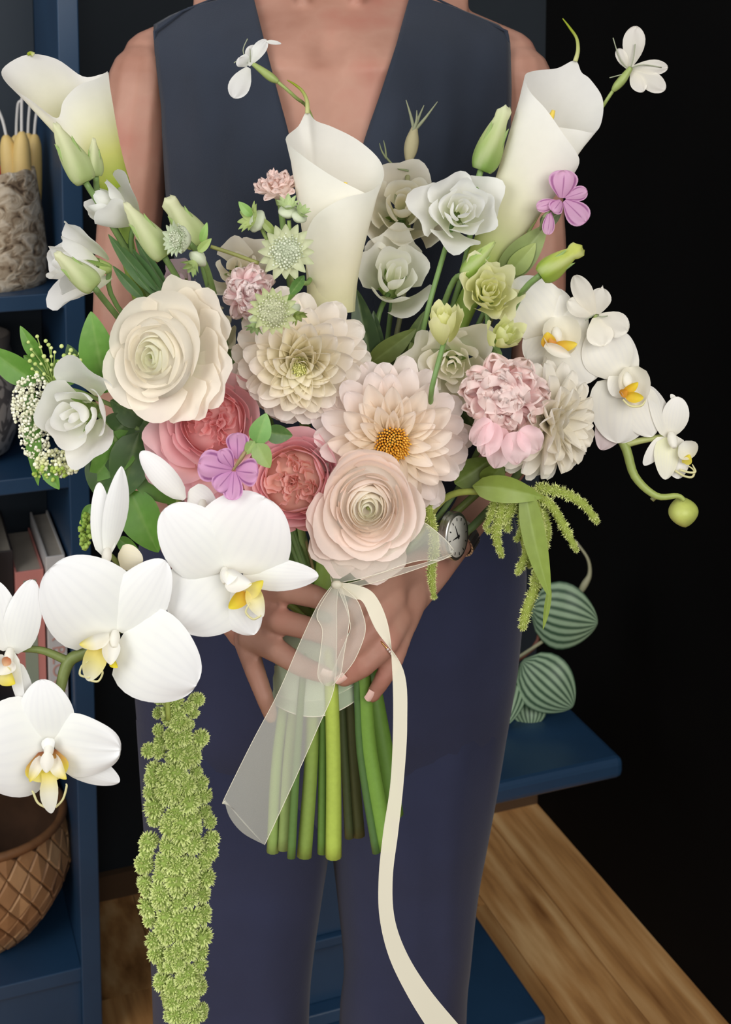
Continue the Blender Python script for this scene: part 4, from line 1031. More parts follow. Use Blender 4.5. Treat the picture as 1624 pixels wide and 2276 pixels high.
# ---- small carnations
carnation('small shell-pink carnation standing left of the centre calla', 618, 408, 1.08, 58, (-.05, .85, .35), ((252, 240, 228), (252, 234, 224), (252, 228, 220)), n=34, th1=88, stems=[(622, 440, 1.085), (640, 600, 1.10), (690, 1000, 1.11), BIND], wid=.5)
carnation('small pink-hearted carnation above the ball dahlia', 556, 648, 1.02, 66, (.12, .12, 1), ((247, 196, 200), (249, 216, 217), (251, 236, 233)), n=44, th1=108, wid=.6, fringe=.08)

# ---- white silene and lilac-pink flowers
def silene(label, px, py, d, petals, tubep, stems, cols=((244, 246, 238), (250, 250, 248)), st=(), name='silene', group='white silene flowers', tcol=(150, 166, 96), veins=None):
    th = Thing(name, label, 'flower', px, py, d, group)
    for p in petals:
        kw = dict(a=1.6 if veins else 1.35, b=.42 if veins else .5, base=.22, notch=.10, cup=-.15, bend=.08, ruf=.07, nu=12, nv=10)
        if len(p) > 3: kw.update(p[3])
        cc = cols
        if veins:
            c0 = as_col(cols); vc = lin(veins)
            def cc(u, v, c0=c0, vc=vc): return mixc(c0(u, v), vc, .85*smooth((math.cos(u*8)-.80)/.14)*smooth((.92-v)/.2))
            kw['nu'] = 24
        petal(th, th.o, p[0], p[1], p[2], col=cc, **kw)
    if tubep: tube('calyx', [th.L(*p) for p in tubep], [(.5 if veins else 1)*k for k in [5, 8, 10, 9, 5][:len(tubep)]], STEM, th.o, lin(tcol))
    for s in st: tube('stamen', [th.L(*p) for p in s], 1.3, STEM, th.o, lin((150, 156, 130)), seg=5)
    if stems: stem(th, stems, 4, tcol)
    return th
silene('white silene flower nodding before the neckline, left of the collar', 550, 145, 1.08,
       [((552, 150), (518, 218), 48, dict(zB=10)), ((552, 146), (592, 88), 30, dict(zB=-6, bend=.16)), ((550, 146), (532, 128), 34, dict(zB=16)), ((556, 142), (565, 100), 34, dict(zB=-8)), ((592, 92), (625, 97), 10, dict(a=.8, notch=0))],
       [(562, 142, 0), (580, 155, 0), (597, 168, 0), (608, 176, 0), (618, 182, 0)], [(616, 181, 1.08), (655, 215, 1.085), (690, 255, 1.12), (720, 400, 1.13), (730, 800, 1.13), BIND],
       st=[[(550, 140, 4), (528, 136, 8), (520, 140, 8)], [(550, 138, 4), (540, 112, 8), (550, 86, 8)], [(556, 138, 4), (556, 120, 10), (555, 108, 10)]])
silene('white silene flower at the top right, against the dark wall', 1400, 150, 1.11,
       [((1398, 150), (1414, 58), 50, dict(zB=-6)), ((1394, 152), (1372, 108), 26, dict(zB=4)), ((1404, 150), (1484, 150), 34, dict(zB=8, bend=.12)), ((1404, 156), (1478, 200), 44, dict(zB=14)), ((1404, 158), (1428, 205), 36, dict(zB=16))],
       [(1402, 150, 6), (1392, 164, 6), (1382, 178, 6), (1370, 192, 4), (1362, 202, 0)], [(1363, 200, 1.11), (1338, 238, 1.115), (1280, 330, 1.14), (1150, 560, 1.16), (1000, 850, 1.14), BIND], cols=((240, 236, 220), (250, 246, 238)),
       st=[[(1392, 150, 8), (1376, 128, 8), (1362, 84, 6)], [(1402, 148, 12), (1408, 125, 12), (1411, 98, 10)], [(1404, 150, 14), (1430, 144, 16), (1470, 150, 14)], [(1398, 160, 8), (1380, 166, 8), (1354, 173, 6)]])
silene('white five-petalled flower above the right-hand orchids', 1326, 700, 1.05,
       [((1320, 700), (1276, 612), 46, dict(zB=8)), ((1326, 698), (1338, 640), 50, dict(zB=4, notch=-.12)), ((1330, 702), (1396, 735), 58, dict(zB=10)), ((1322, 706), (1340, 770), 60, dict(zB=16)), ((1316, 702), (1262, 668), 44, dict(zB=4))],
       [(1326, 700, -4), (1322, 712, -12), (1316, 728, -16)], [(1318, 724, 1.06), (1280, 820, 1.10), (1100, 1050, 1.13), BIND], cols=((244, 238, 222), (248, 244, 234)),
       st=[[(1320, 700, 8), (1310, 706, 14), (1300, 712, 14)], [(1326, 702, 8), (1338, 704, 14), (1350, 702, 14)]])
LIL = ((222, 166, 206), (232, 184, 218))
silene('lilac-pink veined flower in front of the right calla lily', 1246, 436, 1.07,
       [((1248, 440), (1254, 378), 66, dict(zB=10)), ((1254, 446), (1302, 494), 56, dict(zB=12)), ((1256, 440), (1305, 424), 34, dict(zB=4)), ((1246, 446), (1228, 470), 36, dict(zB=18)), ((1240, 448), (1192, 462), 30, dict(zB=6)), ((1222, 470), (1216, 522), 28, dict(zB=8))],
       [(1244, 448, -2), (1226, 462, -2), (1216, 474, -2), (1208, 484, -3)], [(1210, 482, 1.075), (1190, 530, 1.09), (1150, 590, 1.10), (1000, 900, 1.13), BIND], cols=LIL, name='lilac_flower', group='lilac-pink flowers', tcol=(120, 130, 86), veins=(166, 92, 152))
silene('lilac-pink veined flower lying on the coral garden rose', 515, 1040, .955,
       [((515, 1045), (440, 1030), 74, dict(zB=10)), ((516, 1048), (480, 1090), 50, dict(zB=14)), ((520, 1048), (516, 1112), 46, dict(zB=14)), ((524, 1046), (574, 1052), 64, dict(zB=8)), ((516, 1040), (490, 1000), 40, dict(zB=12)), ((528, 1020), (526, 962), 52, dict(zB=2, bend=-.1))],
       [(518, 1045, 4), (528, 1030, 8), (536, 1018, 10), (545, 1004, 6)], [(540, 1010, .96), (570, 975, .985), (610, 990, 1.04), (680, 1200, 1.09), BIND], cols=((214, 152, 202), (228, 178, 216)), name='lilac_flower', group='lilac-pink flowers', tcol=(150, 130, 90), veins=(150, 84, 146))
th = Thing('leafy_sprig', 'small green leafy tip beside the lilac flower on the pink rose', 'sprig', 575, 975, .96, 'leafy sprigs')
leafy(th, th.o, (570, 985), (592, 918), 50, col=((120, 168, 90), (136, 182, 104))); leafy(th, th.o, (570, 985), (600, 1040), 44, 6, 10, col=((140, 168, 96), (160, 184, 110))); leafy(th, th.o, (590, 960), (650, 968), 44, -30, -40, col=((86, 124, 66), (96, 130, 70))); leafy(th, th.o, (565, 980), (545, 1010), 26, 4, 8, col=((140, 168, 96), (160, 184, 110)))
stem(th, [(572, 985, .962), (600, 1010, 1.03), (680, 1200, 1.09), BIND], 4)
th = Thing('seed_pod', 'dry brown seed pod with spiky tips against the navy top', 'seed pod', 914, 330, 1.12)
tube('pod', [th.L(908, 358, 0), th.L(912, 335, 0), th.L(916, 312, 0), th.L(920, 290, 0), th.L(924, 276, 0)], [8, 15, 15, 9, 6], MATTE, th.o, lin((158, 150, 118)))
for p in ([(920, 288, 0), (912, 255, 4), (902, 222, 4)], [(922, 285, 0), (930, 262, -3), (942, 234, -3)], [(924, 286, 2), (945, 262, 6), (972, 226, 8)], [(918, 290, 4), (925, 270, 8), (926, 245, 8)]):
    tube('awn', [th.L(*q) for q in p], [4.5, 3, 1], MATTE, th.o, lin((134, 138, 112)), seg=6)
for p in ([(858, 352, 0), (848, 335, 0), (843, 318, 0)], [(858, 352, 0), (856, 330, 0), (852, 312, 0)]): tube('bristle', [th.L(*q) for q in p], [2.5, 2, .8], MATTE, th.o, lin((120, 128, 96)), seg=5)
tube('bristle_stalk', [th.L(908, 380, 0), th.L(880, 372, 0), th.L(858, 350, 0)], 2.5, MATTE, th.o, lin((120, 128, 96)), seg=6)
stem(th, [(908, 358, 1.12), (905, 400, 1.13), (890, 700, 1.14), BIND], 6, (140, 142, 104))
# ---- orchid sprays
YL = ((248, 244, 214), (240, 226, 90)); YW = ((236, 214, 70), (248, 246, 232)); WW = ((250, 249, 242), (251, 251, 249))
os_ = Thing('orchid_spray', 'white moth orchid spray with large blooms at the lower left', 'orchid', 262, 1420, .965, 'moth orchid sprays')
orchid(os_, '', 256, 1408, 30,                                            # large bloom in the middle
    [((262, 1402), (368, 1246), 132, dict(zB=-6)), ((256, 1404), (112, 1262), 218, dict(zB=16, cup=-.22, b=.42, a=.66)), ((272, 1412), (436, 1524), 200, dict(zB=26, b=.42, a=.66, cup=-.15, bend=.1)), ((285, 1425), (352, 1556), 90, dict(zB=6)), ((250, 1410), (150, 1412), 70, dict(zB=-20, zA=-8))],
    [('lobe', (243, 1412), (176, 1432), 34, ((250, 248, 238), (250, 248, 238), (240, 226, 100)), dict(zB=40, cup=.8)), ('lobe', (252, 1425), (246, 1478), 40, ((250, 248, 240), (250, 249, 244)), dict(zB=44, cup=.6)), ('lobe', (228, 1424), (196, 1514), 52, ((236, 208, 70), (240, 230, 150), (248, 246, 226)), dict(zA=16, zB=34, cup=.5)), ('lobe', (250, 1465), (262, 1484), 20, ((240, 226, 80), (236, 220, 60)), dict(zB=40)),
     ('t', [(200, 1506, 34), (178, 1500, 38), (182, 1480, 40), (196, 1470, 40)]), ('t', [(200, 1512, 34), (218, 1514, 38), (228, 1496, 40), (222, 1484, 40)])])
orchid(os_, '', 500, 1268, 10,                                            # bloom under the pink roses
    [((500, 1280), (392, 1392), 196, dict(zA=-8, zB=-8, b=.45, a=.66)), ((496, 1290), (566, 1410), 110, dict(zA=-12, zB=-14)), ((540, 1272), (708, 1280), 74, dict(zA=-8, zB=0, a=.75)), ((494, 1266), (366, 1130), 158, dict(zB=8, b=.45)), ((506, 1264), (588, 1104), 224, dict(zB=14, b=.40, a=.68, notch=.05, cup=-.12))],
    [('lobe', (505, 1278), (560, 1298), 50, WW, dict(zB=46, cup=.7)), ('lobe', (545, 1320), (585, 1290), 34, ((248, 240, 190), (238, 220, 60)), dict(zB=44)), ('lobe', (558, 1300), (584, 1372), 40, ((240, 224, 80), (250, 248, 236)), dict(zB=40, cup=.5)), ('lobe', (556, 1308), (508, 1352), 34, ((206, 140, 50), (238, 222, 70)), dict(zB=26)),
     ('t', [(580, 1368, 40), (562, 1376, 44), (546, 1360, 44), (556, 1340, 44)]), ('lobe', (512, 1268), (505, 1300), 36, WW, dict(zB=40))])
orchid(os_, '', 110, 1652, 60,                                            # lowest bloom
    [((108, 1648), (92, 1510), 126, dict(zB=-8)), ((126, 1668), (266, 1738), 70, dict(zA=-6, zB=-8)), ((120, 1650), (268, 1668), 136, dict(zB=18, ruf=.045, b=.42, a=.66)), ((102, 1650), (-70, 1690), 220, dict(zB=20, b=.42, a=.66, cup=-.2)), ((104, 1640), (108, 1672), 30, dict(zA=20, zB=30, cup=-.4))],
    [('lobe', (106, 1668), (114, 1738), 96, ((150, 84, 60), (214, 170, 90), (238, 224, 90), (246, 240, 170)), dict(zA=10, zB=30, b=.5, a=1.1, cup=.3)), ('lobe', (92, 1682), (66, 1738), 26, ((250, 249, 242), (250, 249, 240), (238, 222, 70)), dict(zB=48, cup=.7)), ('lobe', (122, 1680), (148, 1732), 32, ((250, 249, 242), (250, 249, 240), (238, 222, 70)), dict(zB=48, cup=.7)), ('lobe', (112, 1716), (114, 1808), 40, ((240, 226, 110), (250, 247, 226), (250, 249, 244)), dict(zA=30, zB=46, cup=.4, base=.9)), ('lobe', (104, 1672), (103, 1718), 30, WW, dict(zA=36, zB=50, cup=-.5)),
     ('t', [(104, 1796, 46), (84, 1784, 50), (74, 1762, 52), (70, 1758, 52)]), ('t', [(124, 1794, 46), (140, 1776, 50), (148, 1748, 52), (146, 1742, 52)])])
orchid(os_, '', 22, 1448, 20,                                             # bloom cut by the left edge
    [((34, 1452), (72, 1288), 82, dict(zB=10, a=.8)), ((14, 1446), (-16, 1290), 96, dict(zB=-4)), ((30, 1450), (54, 1580), 34, dict(zA=14, zB=18, roll=.4)), ((34, 1470), (76, 1575), 36, dict(zA=2, zB=4))],
    [('lobe', (16, 1462), (-6, 1500), 60, WW, dict(zB=40, cup=.6)), ('lobe', (10, 1490), (34, 1520), 40, ((248, 240, 170), (236, 218, 50)), dict(zB=44)), ('lobe', (20, 1462), (8, 1480), 22, ((190, 110, 70), (230, 190, 150)), dict(zA=36, zB=44))])
orchid(os_, '', 238, 1226, -40,                                           # bloom behind, seen edge-on
    [((236, 1240), (220, 1072), 54, dict(a=.7)), ((236, 1244), (270, 1036), 58, dict(a=1.1, b=.7, roll=.5, zB=8)), ((262, 1235), (318, 1245), 60, dict(zA=-10, col=((236, 226, 190), (244, 236, 210))))])
orchid(os_, '', 450, 1118, -70,                                           # bloom hidden under the coral rose: one pale sepal
    [((410, 1110), (312, 1004), 58, dict(a=.95, b=.5, cup=-.3)), ((420, 1090), (480, 1130), 60, dict(zA=-8))])
OL = lin((110, 122, 66))
tube('stalk', [os_.L(256, 1412, 0), os_.L(190, 1450, 4), os_.L(152, 1472, 6), os_.L(132, 1540, 20), os_.L(112, 1650, 40)], [9, 12, 14, 11, 7], STEM, os_.o, OL)
tube('stalk', [os_.L(152, 1470, 6), os_.L(95, 1446, 6), os_.L(40, 1442, 4)], [10, 8, 7], STEM, os_.o, OL)
tube('stalk', [os_.W(256, 1412, .98), os_.W(330, 1330, 1.0), os_.W(500, 1270, .99), os_.W(600, 1280, 1.06), os_.W(*BIND)], [8, 8, 8, 9, 9], STEM, os_.o, OL)
tube('stalk', [os_.W(330, 1330, 1.0), os_.W(270, 1260, .99), os_.W(238, 1228, .98)], 6, STEM, os_.o, OL)
tube('stalk', [os_.W(420, 1290, 1.0), os_.W(400, 1180, 1.0), os_.W(396, 1095, .99)], 6, STEM, os_.o, OL)

CR = ((246, 242, 226), (249, 246, 238))
orr = Thing('orchid_spray', 'white orchid spray arching over the right side with one green bud', 'orchid', 1385, 985, 1.07, 'moth orchid sprays')
orchid(orr, '', 1236, 735, 20,
    [((1240, 735), (1235, 640), 86, dict(col=CR)), ((1225, 735), (1142, 622), 138, dict(zB=8, col=CR, b=.45)), ((1258, 735), (1312, 850), 150, dict(zB=2, col=CR, b=.45)), ((1240, 740), (1300, 690), 92, dict(zB=4, col=CR)), ((1225, 745), (1170, 800), 90, dict(zA=-6, zB=-6, col=CR))],
    [('lobe', (1240, 705), (1252, 792), 84, ((248, 246, 236), (246, 240, 220), (244, 238, 214)), dict(zA=8, zB=30, b=.45, cup=.9, bend=-.12)), ('lobe', (1218, 772), (1216, 738), 34, ((222, 150, 50), (240, 216, 80)), dict(zA=34, zB=40)), ('lobe', (1226, 772), (1282, 764), 26, ((226, 160, 50), (240, 220, 90)), dict(zA=38, zB=44)), ('lobe', (1210, 766), (1268, 792), 26, CR, dict(zA=44, zB=50, cup=.8)), ('lobe', (1226, 750), (1228, 772), 16, ((230, 180, 110), (222, 150, 60)), dict(zA=40, zB=46))])
orchid(orr, '', 1392, 835, 24,
    [((1392, 838), (1372, 985), 150, dict(zA=-14, zB=-10, col=CR, b=.45)), ((1388, 880), (1335, 1000), 80, dict(zA=-20, zB=-24, col=((244, 236, 224), (240, 218, 220)))), ((1380, 840), (1318, 730), 116, dict(zB=14, col=CR, b=.6, a=1.0)), ((1388, 838), (1360, 880), 60, dict(zB=12, col=CR)), ((1398, 838), (1388, 740), 50, dict(zA=-12, zB=-10, col=CR)), ((1398, 860), (1450, 970), 96, dict(zA=-10, zB=-8, col=CR))],
    [('lobe', (1400, 816), (1414, 902), 70, CR, dict(zA=8, zB=30, b=.45, cup=.9, bend=-.12)), ('lobe', (1384, 874), (1418, 850), 20, ((222, 160, 50), (238, 214, 60)), dict(zA=36, zB=42)), ('lobe', (1390, 880), (1430, 884), 24, ((232, 190, 60), (238, 216, 70)), dict(zA=40, zB=46)), ('lobe', (1378, 876), (1394, 868), 20, ((206, 140, 50), (226, 170, 60)), dict(zA=38, zB=44)),
     ('t', [(1384, 888, 44), (1400, 902, 48), (1424, 902, 48), (1434, 890, 46)])])
orchid(orr, '', 1492, 968, 10,
    [((1484, 972), (1442, 858), 52, dict(col=CR, roll=.5, a=.85)), ((1492, 970), (1508, 882), 60, dict(zB=10, col=CR, a=1.1)), ((1496, 968), (1508, 1064), 62, dict(zB=6, col=CR, a=.9)), ((1482, 972), (1478, 1066), 56, dict(zA=4, zB=14, col=((236, 236, 190), (248, 244, 228)))), ((1478, 972), (1430, 1034), 36, dict(col=CR)), ((1500, 890), (1490, 876), 12, dict(col=CR))],
    [('lobe', (1514, 985), (1540, 1016), 50, ((248, 246, 236), (246, 240, 214)), dict(zB=20)), ('lobe', (1520, 1030), (1532, 1010), 22, ((240, 226, 110), (238, 220, 80)), dict(zB=26)), ('t', [(1500, 1046, 14), (1520, 1058, 16), (1538, 1060, 16), (1542, 1046, 16), (1530, 1036, 14)]), ('t', [(1510, 1044, 18), (1532, 1050, 20), (1545, 1048, 20), (1538, 1032, 20)])])
GS = lambda t: mixc(lin((124, 142, 78)), lin((160, 172, 92)), t)
tube('stalk', [orr.W(*BIND), orr.W(1000, 1150, 1.12), orr.W(1220, 960, 1.12), orr.W(1330, 925, 1.085), orr.W(1385, 985, 1.07), orr.W(1410, 1058, 1.065), orr.W(1458, 1102, 1.06), orr.W(1505, 1102, 1.06), orr.W(1520, 1112, 1.06)], [9, 9, 9, 10, 11, 10, 8, 6, 5], STEM, orr.o, GS)
tube('stalk', [orr.L(1385, 988, 0), orr.L(1430, 978, 2), orr.L(1488, 968, 0)], [9, 7, 7], STEM, orr.o, lin((170, 176, 110)))
tube('stalk', [orr.W(1350, 945, 1.08), orr.W(1378, 890, 1.085), orr.W(1392, 840, 1.08)], 7, STEM, orr.o, lin((150, 164, 96)))
tube('stalk', [orr.W(1260, 945, 1.11), orr.W(1250, 840, 1.10), orr.W(1240, 740, 1.085)], 7, STEM, orr.o, lin((150, 164, 96)))
tube('bract', [orr.L(1458, 1100, 0), orr.L(1448, 1112, 2)], [8, 5], STEM, orr.o, lin((140, 140, 90)))
c = orr.L(1517, 1138, 4); vs = []
NS, NT = 28, 16
for j in range(NT+1):
    t = j/NT
    for k in range(NS):
        a = 2*pi*k/NS; r = 33*math.sin(pi*t)**.72*(1+.05*math.cos(3*a)); ax = Vector((.18, -.98, 0)); sx = Vector((.98, .18, 0))
        vs.append(c+ax*((t-.5)*70)+(sx*math.cos(a)+Vector((0, 0, 1))*math.sin(a))*r)
obj('flower_bud', vs, [(j*NS+k, j*NS+(k+1) % NS, (j+1)*NS+(k+1) % NS, (j+1)*NS+k) for j in range(NT) for k in range(NS)], STEM, orr.o, [mixc(lin((176, 186, 92)), lin((200, 204, 120)), (i % NS)/NS) for i in range(len(vs))])

# ---- hanging amaranth
bm = bmesh.new(); bmesh.ops.create_icosphere(bm, subdivisions=1, radius=1); IV = [v.co.copy() for v in bm.verts]; IF = [tuple(v.index for v in f.verts) for f in bm.faces]; bm.free()
def tuft_mesh(seed, n=150, cols=((146, 168, 84), (196, 212, 122), (216, 226, 152)), fuzz=.22):
    rr = random.Random(seed); vs, fs, cs = [], [], []
    c0, c1, c2 = [lin(c) for c in cols]
    vs += [v*.78 for v in IV]; fs += list(IF); cs += [c0]*len(IV)
    for i in range(n):
        z = 1-2*(i+.5)/n; r = math.sqrt(1-z*z); a = i*GA
        d = Vector((r*math.cos(a), r*math.sin(a), z)); d = (d+Vector((rr.uniform(-.25, .25), rr.uniform(-.25, .25), rr.uniform(-.25, .25)))).normalized()
        t1 = d.cross(Vector((.3, .5, .8))).normalized(); t2 = d.cross(t1); s = rr.uniform(.07, .125); h = .95+rr.uniform(0, fuzz)
        k = len(vs); vs += [d*.66+t1*s, d*.66-t1*s*.5+t2*s*.87, d*.66-t1*s*.5-t2*s*.87, d*(.88)+t1*s*.9, d*.88-t1*s*.45+t2*s*.78, d*.88-t1*s*.45-t2*s*.78, d*h]
        for q in range(3):
            q2 = (q+1) % 3; fs += [(k+q, k+q2, k+3+q2, k+3+q), (k+3+q, k+3+q2, k+6)]
        cm = mixc(c1, c2, rr.random()); cs += [c0]*3+[cm]*3+[mixc(cm, lin((236, 240, 190)), .35)]
    return make_mesh('tuft', vs, fs, MATTE, cs, False)
TUFT = [tuft_mesh(k) for k in range(4)]
am = Thing('amaranth', 'long fluffy green amaranth tassel hanging down at the left', 'flower', 390, 1900, 1.03, 'hanging amaranth')
AML = [(1545, 345, 440), (1620, 345, 440), (1660, 350, 448), (1720, 322, 445), (1790, 318, 476), (1860, 312, 488), (1930, 300, 478), (2000, 300, 476), (2060, 316, 472), (2120, 340, 466), (2180, 352, 452), (2230, 362, 456), (2290, 385, 448), (2340, 395, 440)]
rows = 0
yy = 1552.
while yy < 2330:
    xl = interp([(a, b_) for a, b_, c_ in AML], yy); xr = interp([(a, c_) for a, b_, c_ in AML], yy); w_ = xr-xl
    for (t, zz, sc_) in ((.13, 0, .78), (.5, 26, .85), (.87, 0, .78), (.34, 20, .8), (.68, 18, .8), (.5, -22, .85)):
        r_ = 27*sc_*R.uniform(.72, 1.18)*(w_/150)**.4
        p = am.L(xl+w_*t+R.uniform(-7, 7), yy+R.uniform(-10, 10)+(14 if t in (.34, .68) else 0), zz+R.uniform(-5, 5))
        link_mesh('tuft', R.choice(TUFT), None, am.o, Matrix.Translation(p) @ Euler((R.uniform(0, 6), R.uniform(0, 6), R.uniform(0, 6))).to_matrix().to_4x4() @ Matrix.Diagonal((r_, r_*1.1, r_, 1)))
    yy += 31
for (x, y, r_) in ((446, 1640, 20), (330, 1668, 18), (440, 1555, 16)):
    link_mesh('tuft', TUFT[1], None, am.o, Matrix.Translation(am.L(x, y, 5)) @ Matrix.Diagonal((r_, r_, r_, 1)))
tube('stem', [am.W(*BIND), am.W(560, 1300, 1.08), am.W(420, 1330, 1.05), am.W(376, 1480, 1.02), am.W(374, 1600, 1.015)], [8, 8, 8, 8, 5], STEM, am.o, lin((158, 172, 84)))
TUFT2 = [tuft_mesh(10+k, 80, ((156, 170, 84), (200, 210, 118), (224, 230, 158)), .5) for k in range(3)]
ar = Thing('amaranth', 'drooping green amaranth with finger-like tassels below the ivory dahlia', 'flower', 1180, 1090, 1.05, 'hanging amaranth')
def strand(th, pts, r, z=0):
    q = catmull([(x, y) for x, y in pts], 6)
    st = tube('tassel', [th.L(x, y, z) for x, y in pts], [r*.8]*(len(pts)-1)+[r*.5], MATTE, th.o, lin((142, 156, 70)))
    L_ = 0; last = None
    vs_, n_ = [], len(q)
    for i, (x, y) in enumerate(q):
        if last and math.hypot(x-last[0], y-last[1]) < r*.85: continue
        last = (x, y); t = i/(n_-1); rr_ = r*(1.1-.45*t**3)*R.uniform(.9, 1.1)
        link_mesh('tuft', R.choice(TUFT2), None, st, Matrix.Translation(th.L(x, y, z)) @ Euler((R.uniform(0, 6), R.uniform(0, 6), R.uniform(0, 6))).to_matrix().to_4x4() @ Matrix.Diagonal((rr_, rr_, rr_, 1)))
strand(ar, [(1200, 1085), (1250, 1095), (1295, 1120), (1325, 1158)], 12, 10)
strand(ar, [(1180, 1095), (1225, 1125), (1255, 1175), (1280, 1222)], 12, 14)
strand(ar, [(1170, 1095), (1180, 1160), (1172, 1225), (1150, 1272)], 13, 14)
strand(ar, [(1185, 1100), (1200, 1190), (1192, 1290), (1172, 1350), (1160, 1398)], 14, 8)
strand(ar, [(1120, 1095), (1112, 1140), (1102, 1190), (1114, 1234)], 12, 8)
strand(ar, [(1140, 1100), (1130, 1140), (1100, 1175), (1080, 1180)], 10, 0)
strand(ar, [(1160, 1100), (1172, 1150), (1148, 1198)], 11, 4)
strand(ar, [(1140, 1095), (1136, 1130), (1120, 1160)], 13, 10); strand(ar, [(1100, 1100), (1094, 1140), (1078, 1170)], 10, 0)
strand(ar, [(1200, 1110), (1215, 1180), (1200, 1270)], 11, -8); strand(ar, [(1110, 1090), (1124, 1130), (1128, 1180)], 13, 2); strand(ar, [(1150, 1090), (1160, 1140), (1166, 1200), (1178, 1260)], 13, 0); strand(ar, [(1180, 1100), (1196, 1150), (1206, 1210)], 13, 4); strand(ar, [(1130, 1090), (1100, 1120), (1088, 1150)], 12, -4)
LG = ((132, 150, 66), (150, 172, 80))
leafy(ar, ar.o, (1165, 1078), (1222, 1330), 52, 30, 50, LG, bend=.05, skew=.10); leafy(ar, ar.o, (1050, 1080), (1205, 1106), 60, 26, 34, LG, bend=.12, skew=-.16)
leafy(ar, ar.o, (1010, 1075), (1090, 1020), 70, -10, -20, ((104, 124, 56), (116, 138, 60))); leafy(ar, ar.o, (1080, 1080), (1115, 1030), 60, -5, 5, ((110, 128, 56), (120, 140, 62)))
leafy(ar, ar.o, (1222, 1300), (1206, 1400), 14, 48, 40, LG)
tube('stem', [ar.W(*BIND), ar.W(900, 1230, 1.10), ar.W(985, 1110, 1.06), ar.W(1080, 1092, 1.045), ar.W(1200, 1094, 1.045)], [8, 8, 8, 7, 5], STEM, ar.o, lin((160, 172, 84)))
a2 = Thing('amaranth', 'short green amaranth tassel dangling beside the wrist', 'flower', 962, 1280, 1.03, 'hanging amaranth')
strand(a2, [(952, 1130), (965, 1210), (958, 1270), (964, 1326)], 11, 0)
tube('stem', [a2.W(*BIND), a2.W(880, 1200, 1.09), a2.W(930, 1120, 1.06), a2.W(952, 1135, 1.03)], 6, STEM, a2.o, lin((160, 172, 84)))

# ---- white froth, green berries and foliage on the left
vb = Thing('flowering_sprig', 'leafy branch with green berry buds and frothy white blossom at far left', 'sprig', 130, 900, 1.035)
def cloud(cx, cy, rx, ry, n, r0, r1, cols, z=0, name='blossom', shell_=False):
    pts = []
    for _ in range(n):
        a = R.uniform(0, 2*pi); q = math.sqrt(R.random())
        pts.append((vb.L(cx+rx*q*math.cos(a), cy+ry*q*math.sin(a), z+R.uniform(-25, 25)), R.uniform(r0, r1)))
    ball_cloud(vb.o, name, pts, cols)
cloud(72, 900, 46, 70, 520, 2.0, 5.0, ((222, 222, 190), (248, 247, 232)), 0)
cloud(78, 960, 36, 60, 320, 2.0, 4.6, ((222, 222, 190), (248, 247, 232)), 0)
cloud(128, 1030, 52, 30, 300, 2.5, 6.0, ((212, 214, 160), (244, 243, 224)), 0)
cloud(112, 1052, 38, 16, 60, 3.5, 6.0, ((150, 176, 76), (186, 204, 110)), 10, 'berry_buds')
berry = []
for (x, y) in [(70, 775), (62, 762), (80, 750), (100, 755), (106, 765), (88, 770), (112, 775), (75, 790), (98, 790), (116, 790), (124, 780), (134, 772), (140, 790), (152, 785), (160, 778), (166, 790), (174, 786), (180, 800), (168, 806), (150, 804), (132, 806), (118, 808), (104, 802), (90, 806), (78, 806), (66, 804), (70, 822), (84, 828), (98, 830), (112, 822), (128, 824), (144, 816), (156, 822), (170, 820), (138, 832), (120, 838)]:
    berry.append((vb.L(x+R.uniform(-3, 3), y+R.uniform(-3, 3), 18+R.uniform(-6, 10)), R.uniform(3.6, 5.2)))
ball_cloud(vb.o, 'berry_buds', berry, ((176, 196, 110), (222, 226, 160)), 2)
for i, (p, r_) in enumerate(berry):
    if i % 2 == 0: tube('stalklet', [p, (p+vb.L(120, 860, 0))/2+Vector((R.uniform(-6, 6), 4, 0)), vb.L(120, 862, 0)], [1.5, 1.8, 2.2], STEM, vb.o, lin((140, 164, 84)), seg=5, n=3)
cloud(190, 1180, 14, 40, 90, 4, 6.5, ((130, 160, 66), (176, 200, 104)), 10, 'berry_buds')
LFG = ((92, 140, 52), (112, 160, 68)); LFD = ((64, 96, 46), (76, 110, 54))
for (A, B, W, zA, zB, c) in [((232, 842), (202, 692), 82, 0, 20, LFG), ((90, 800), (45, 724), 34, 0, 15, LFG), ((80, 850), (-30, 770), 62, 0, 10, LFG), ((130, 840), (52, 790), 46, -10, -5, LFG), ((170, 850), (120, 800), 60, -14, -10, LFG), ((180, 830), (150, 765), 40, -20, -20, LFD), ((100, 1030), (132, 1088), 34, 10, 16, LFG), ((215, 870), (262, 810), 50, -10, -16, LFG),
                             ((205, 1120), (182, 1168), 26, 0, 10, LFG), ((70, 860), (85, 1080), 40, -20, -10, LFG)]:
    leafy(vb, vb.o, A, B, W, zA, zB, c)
stem(vb, [(120, 860, 1.035), (200, 880, 1.05), (330, 960, 1.08), (560, 1220, 1.11), BIND], 5)
fo = Thing('foliage_branch', 'branch of dark green leaves filling the left below the cream ranunculus', 'foliage', 290, 1020, 1.06)
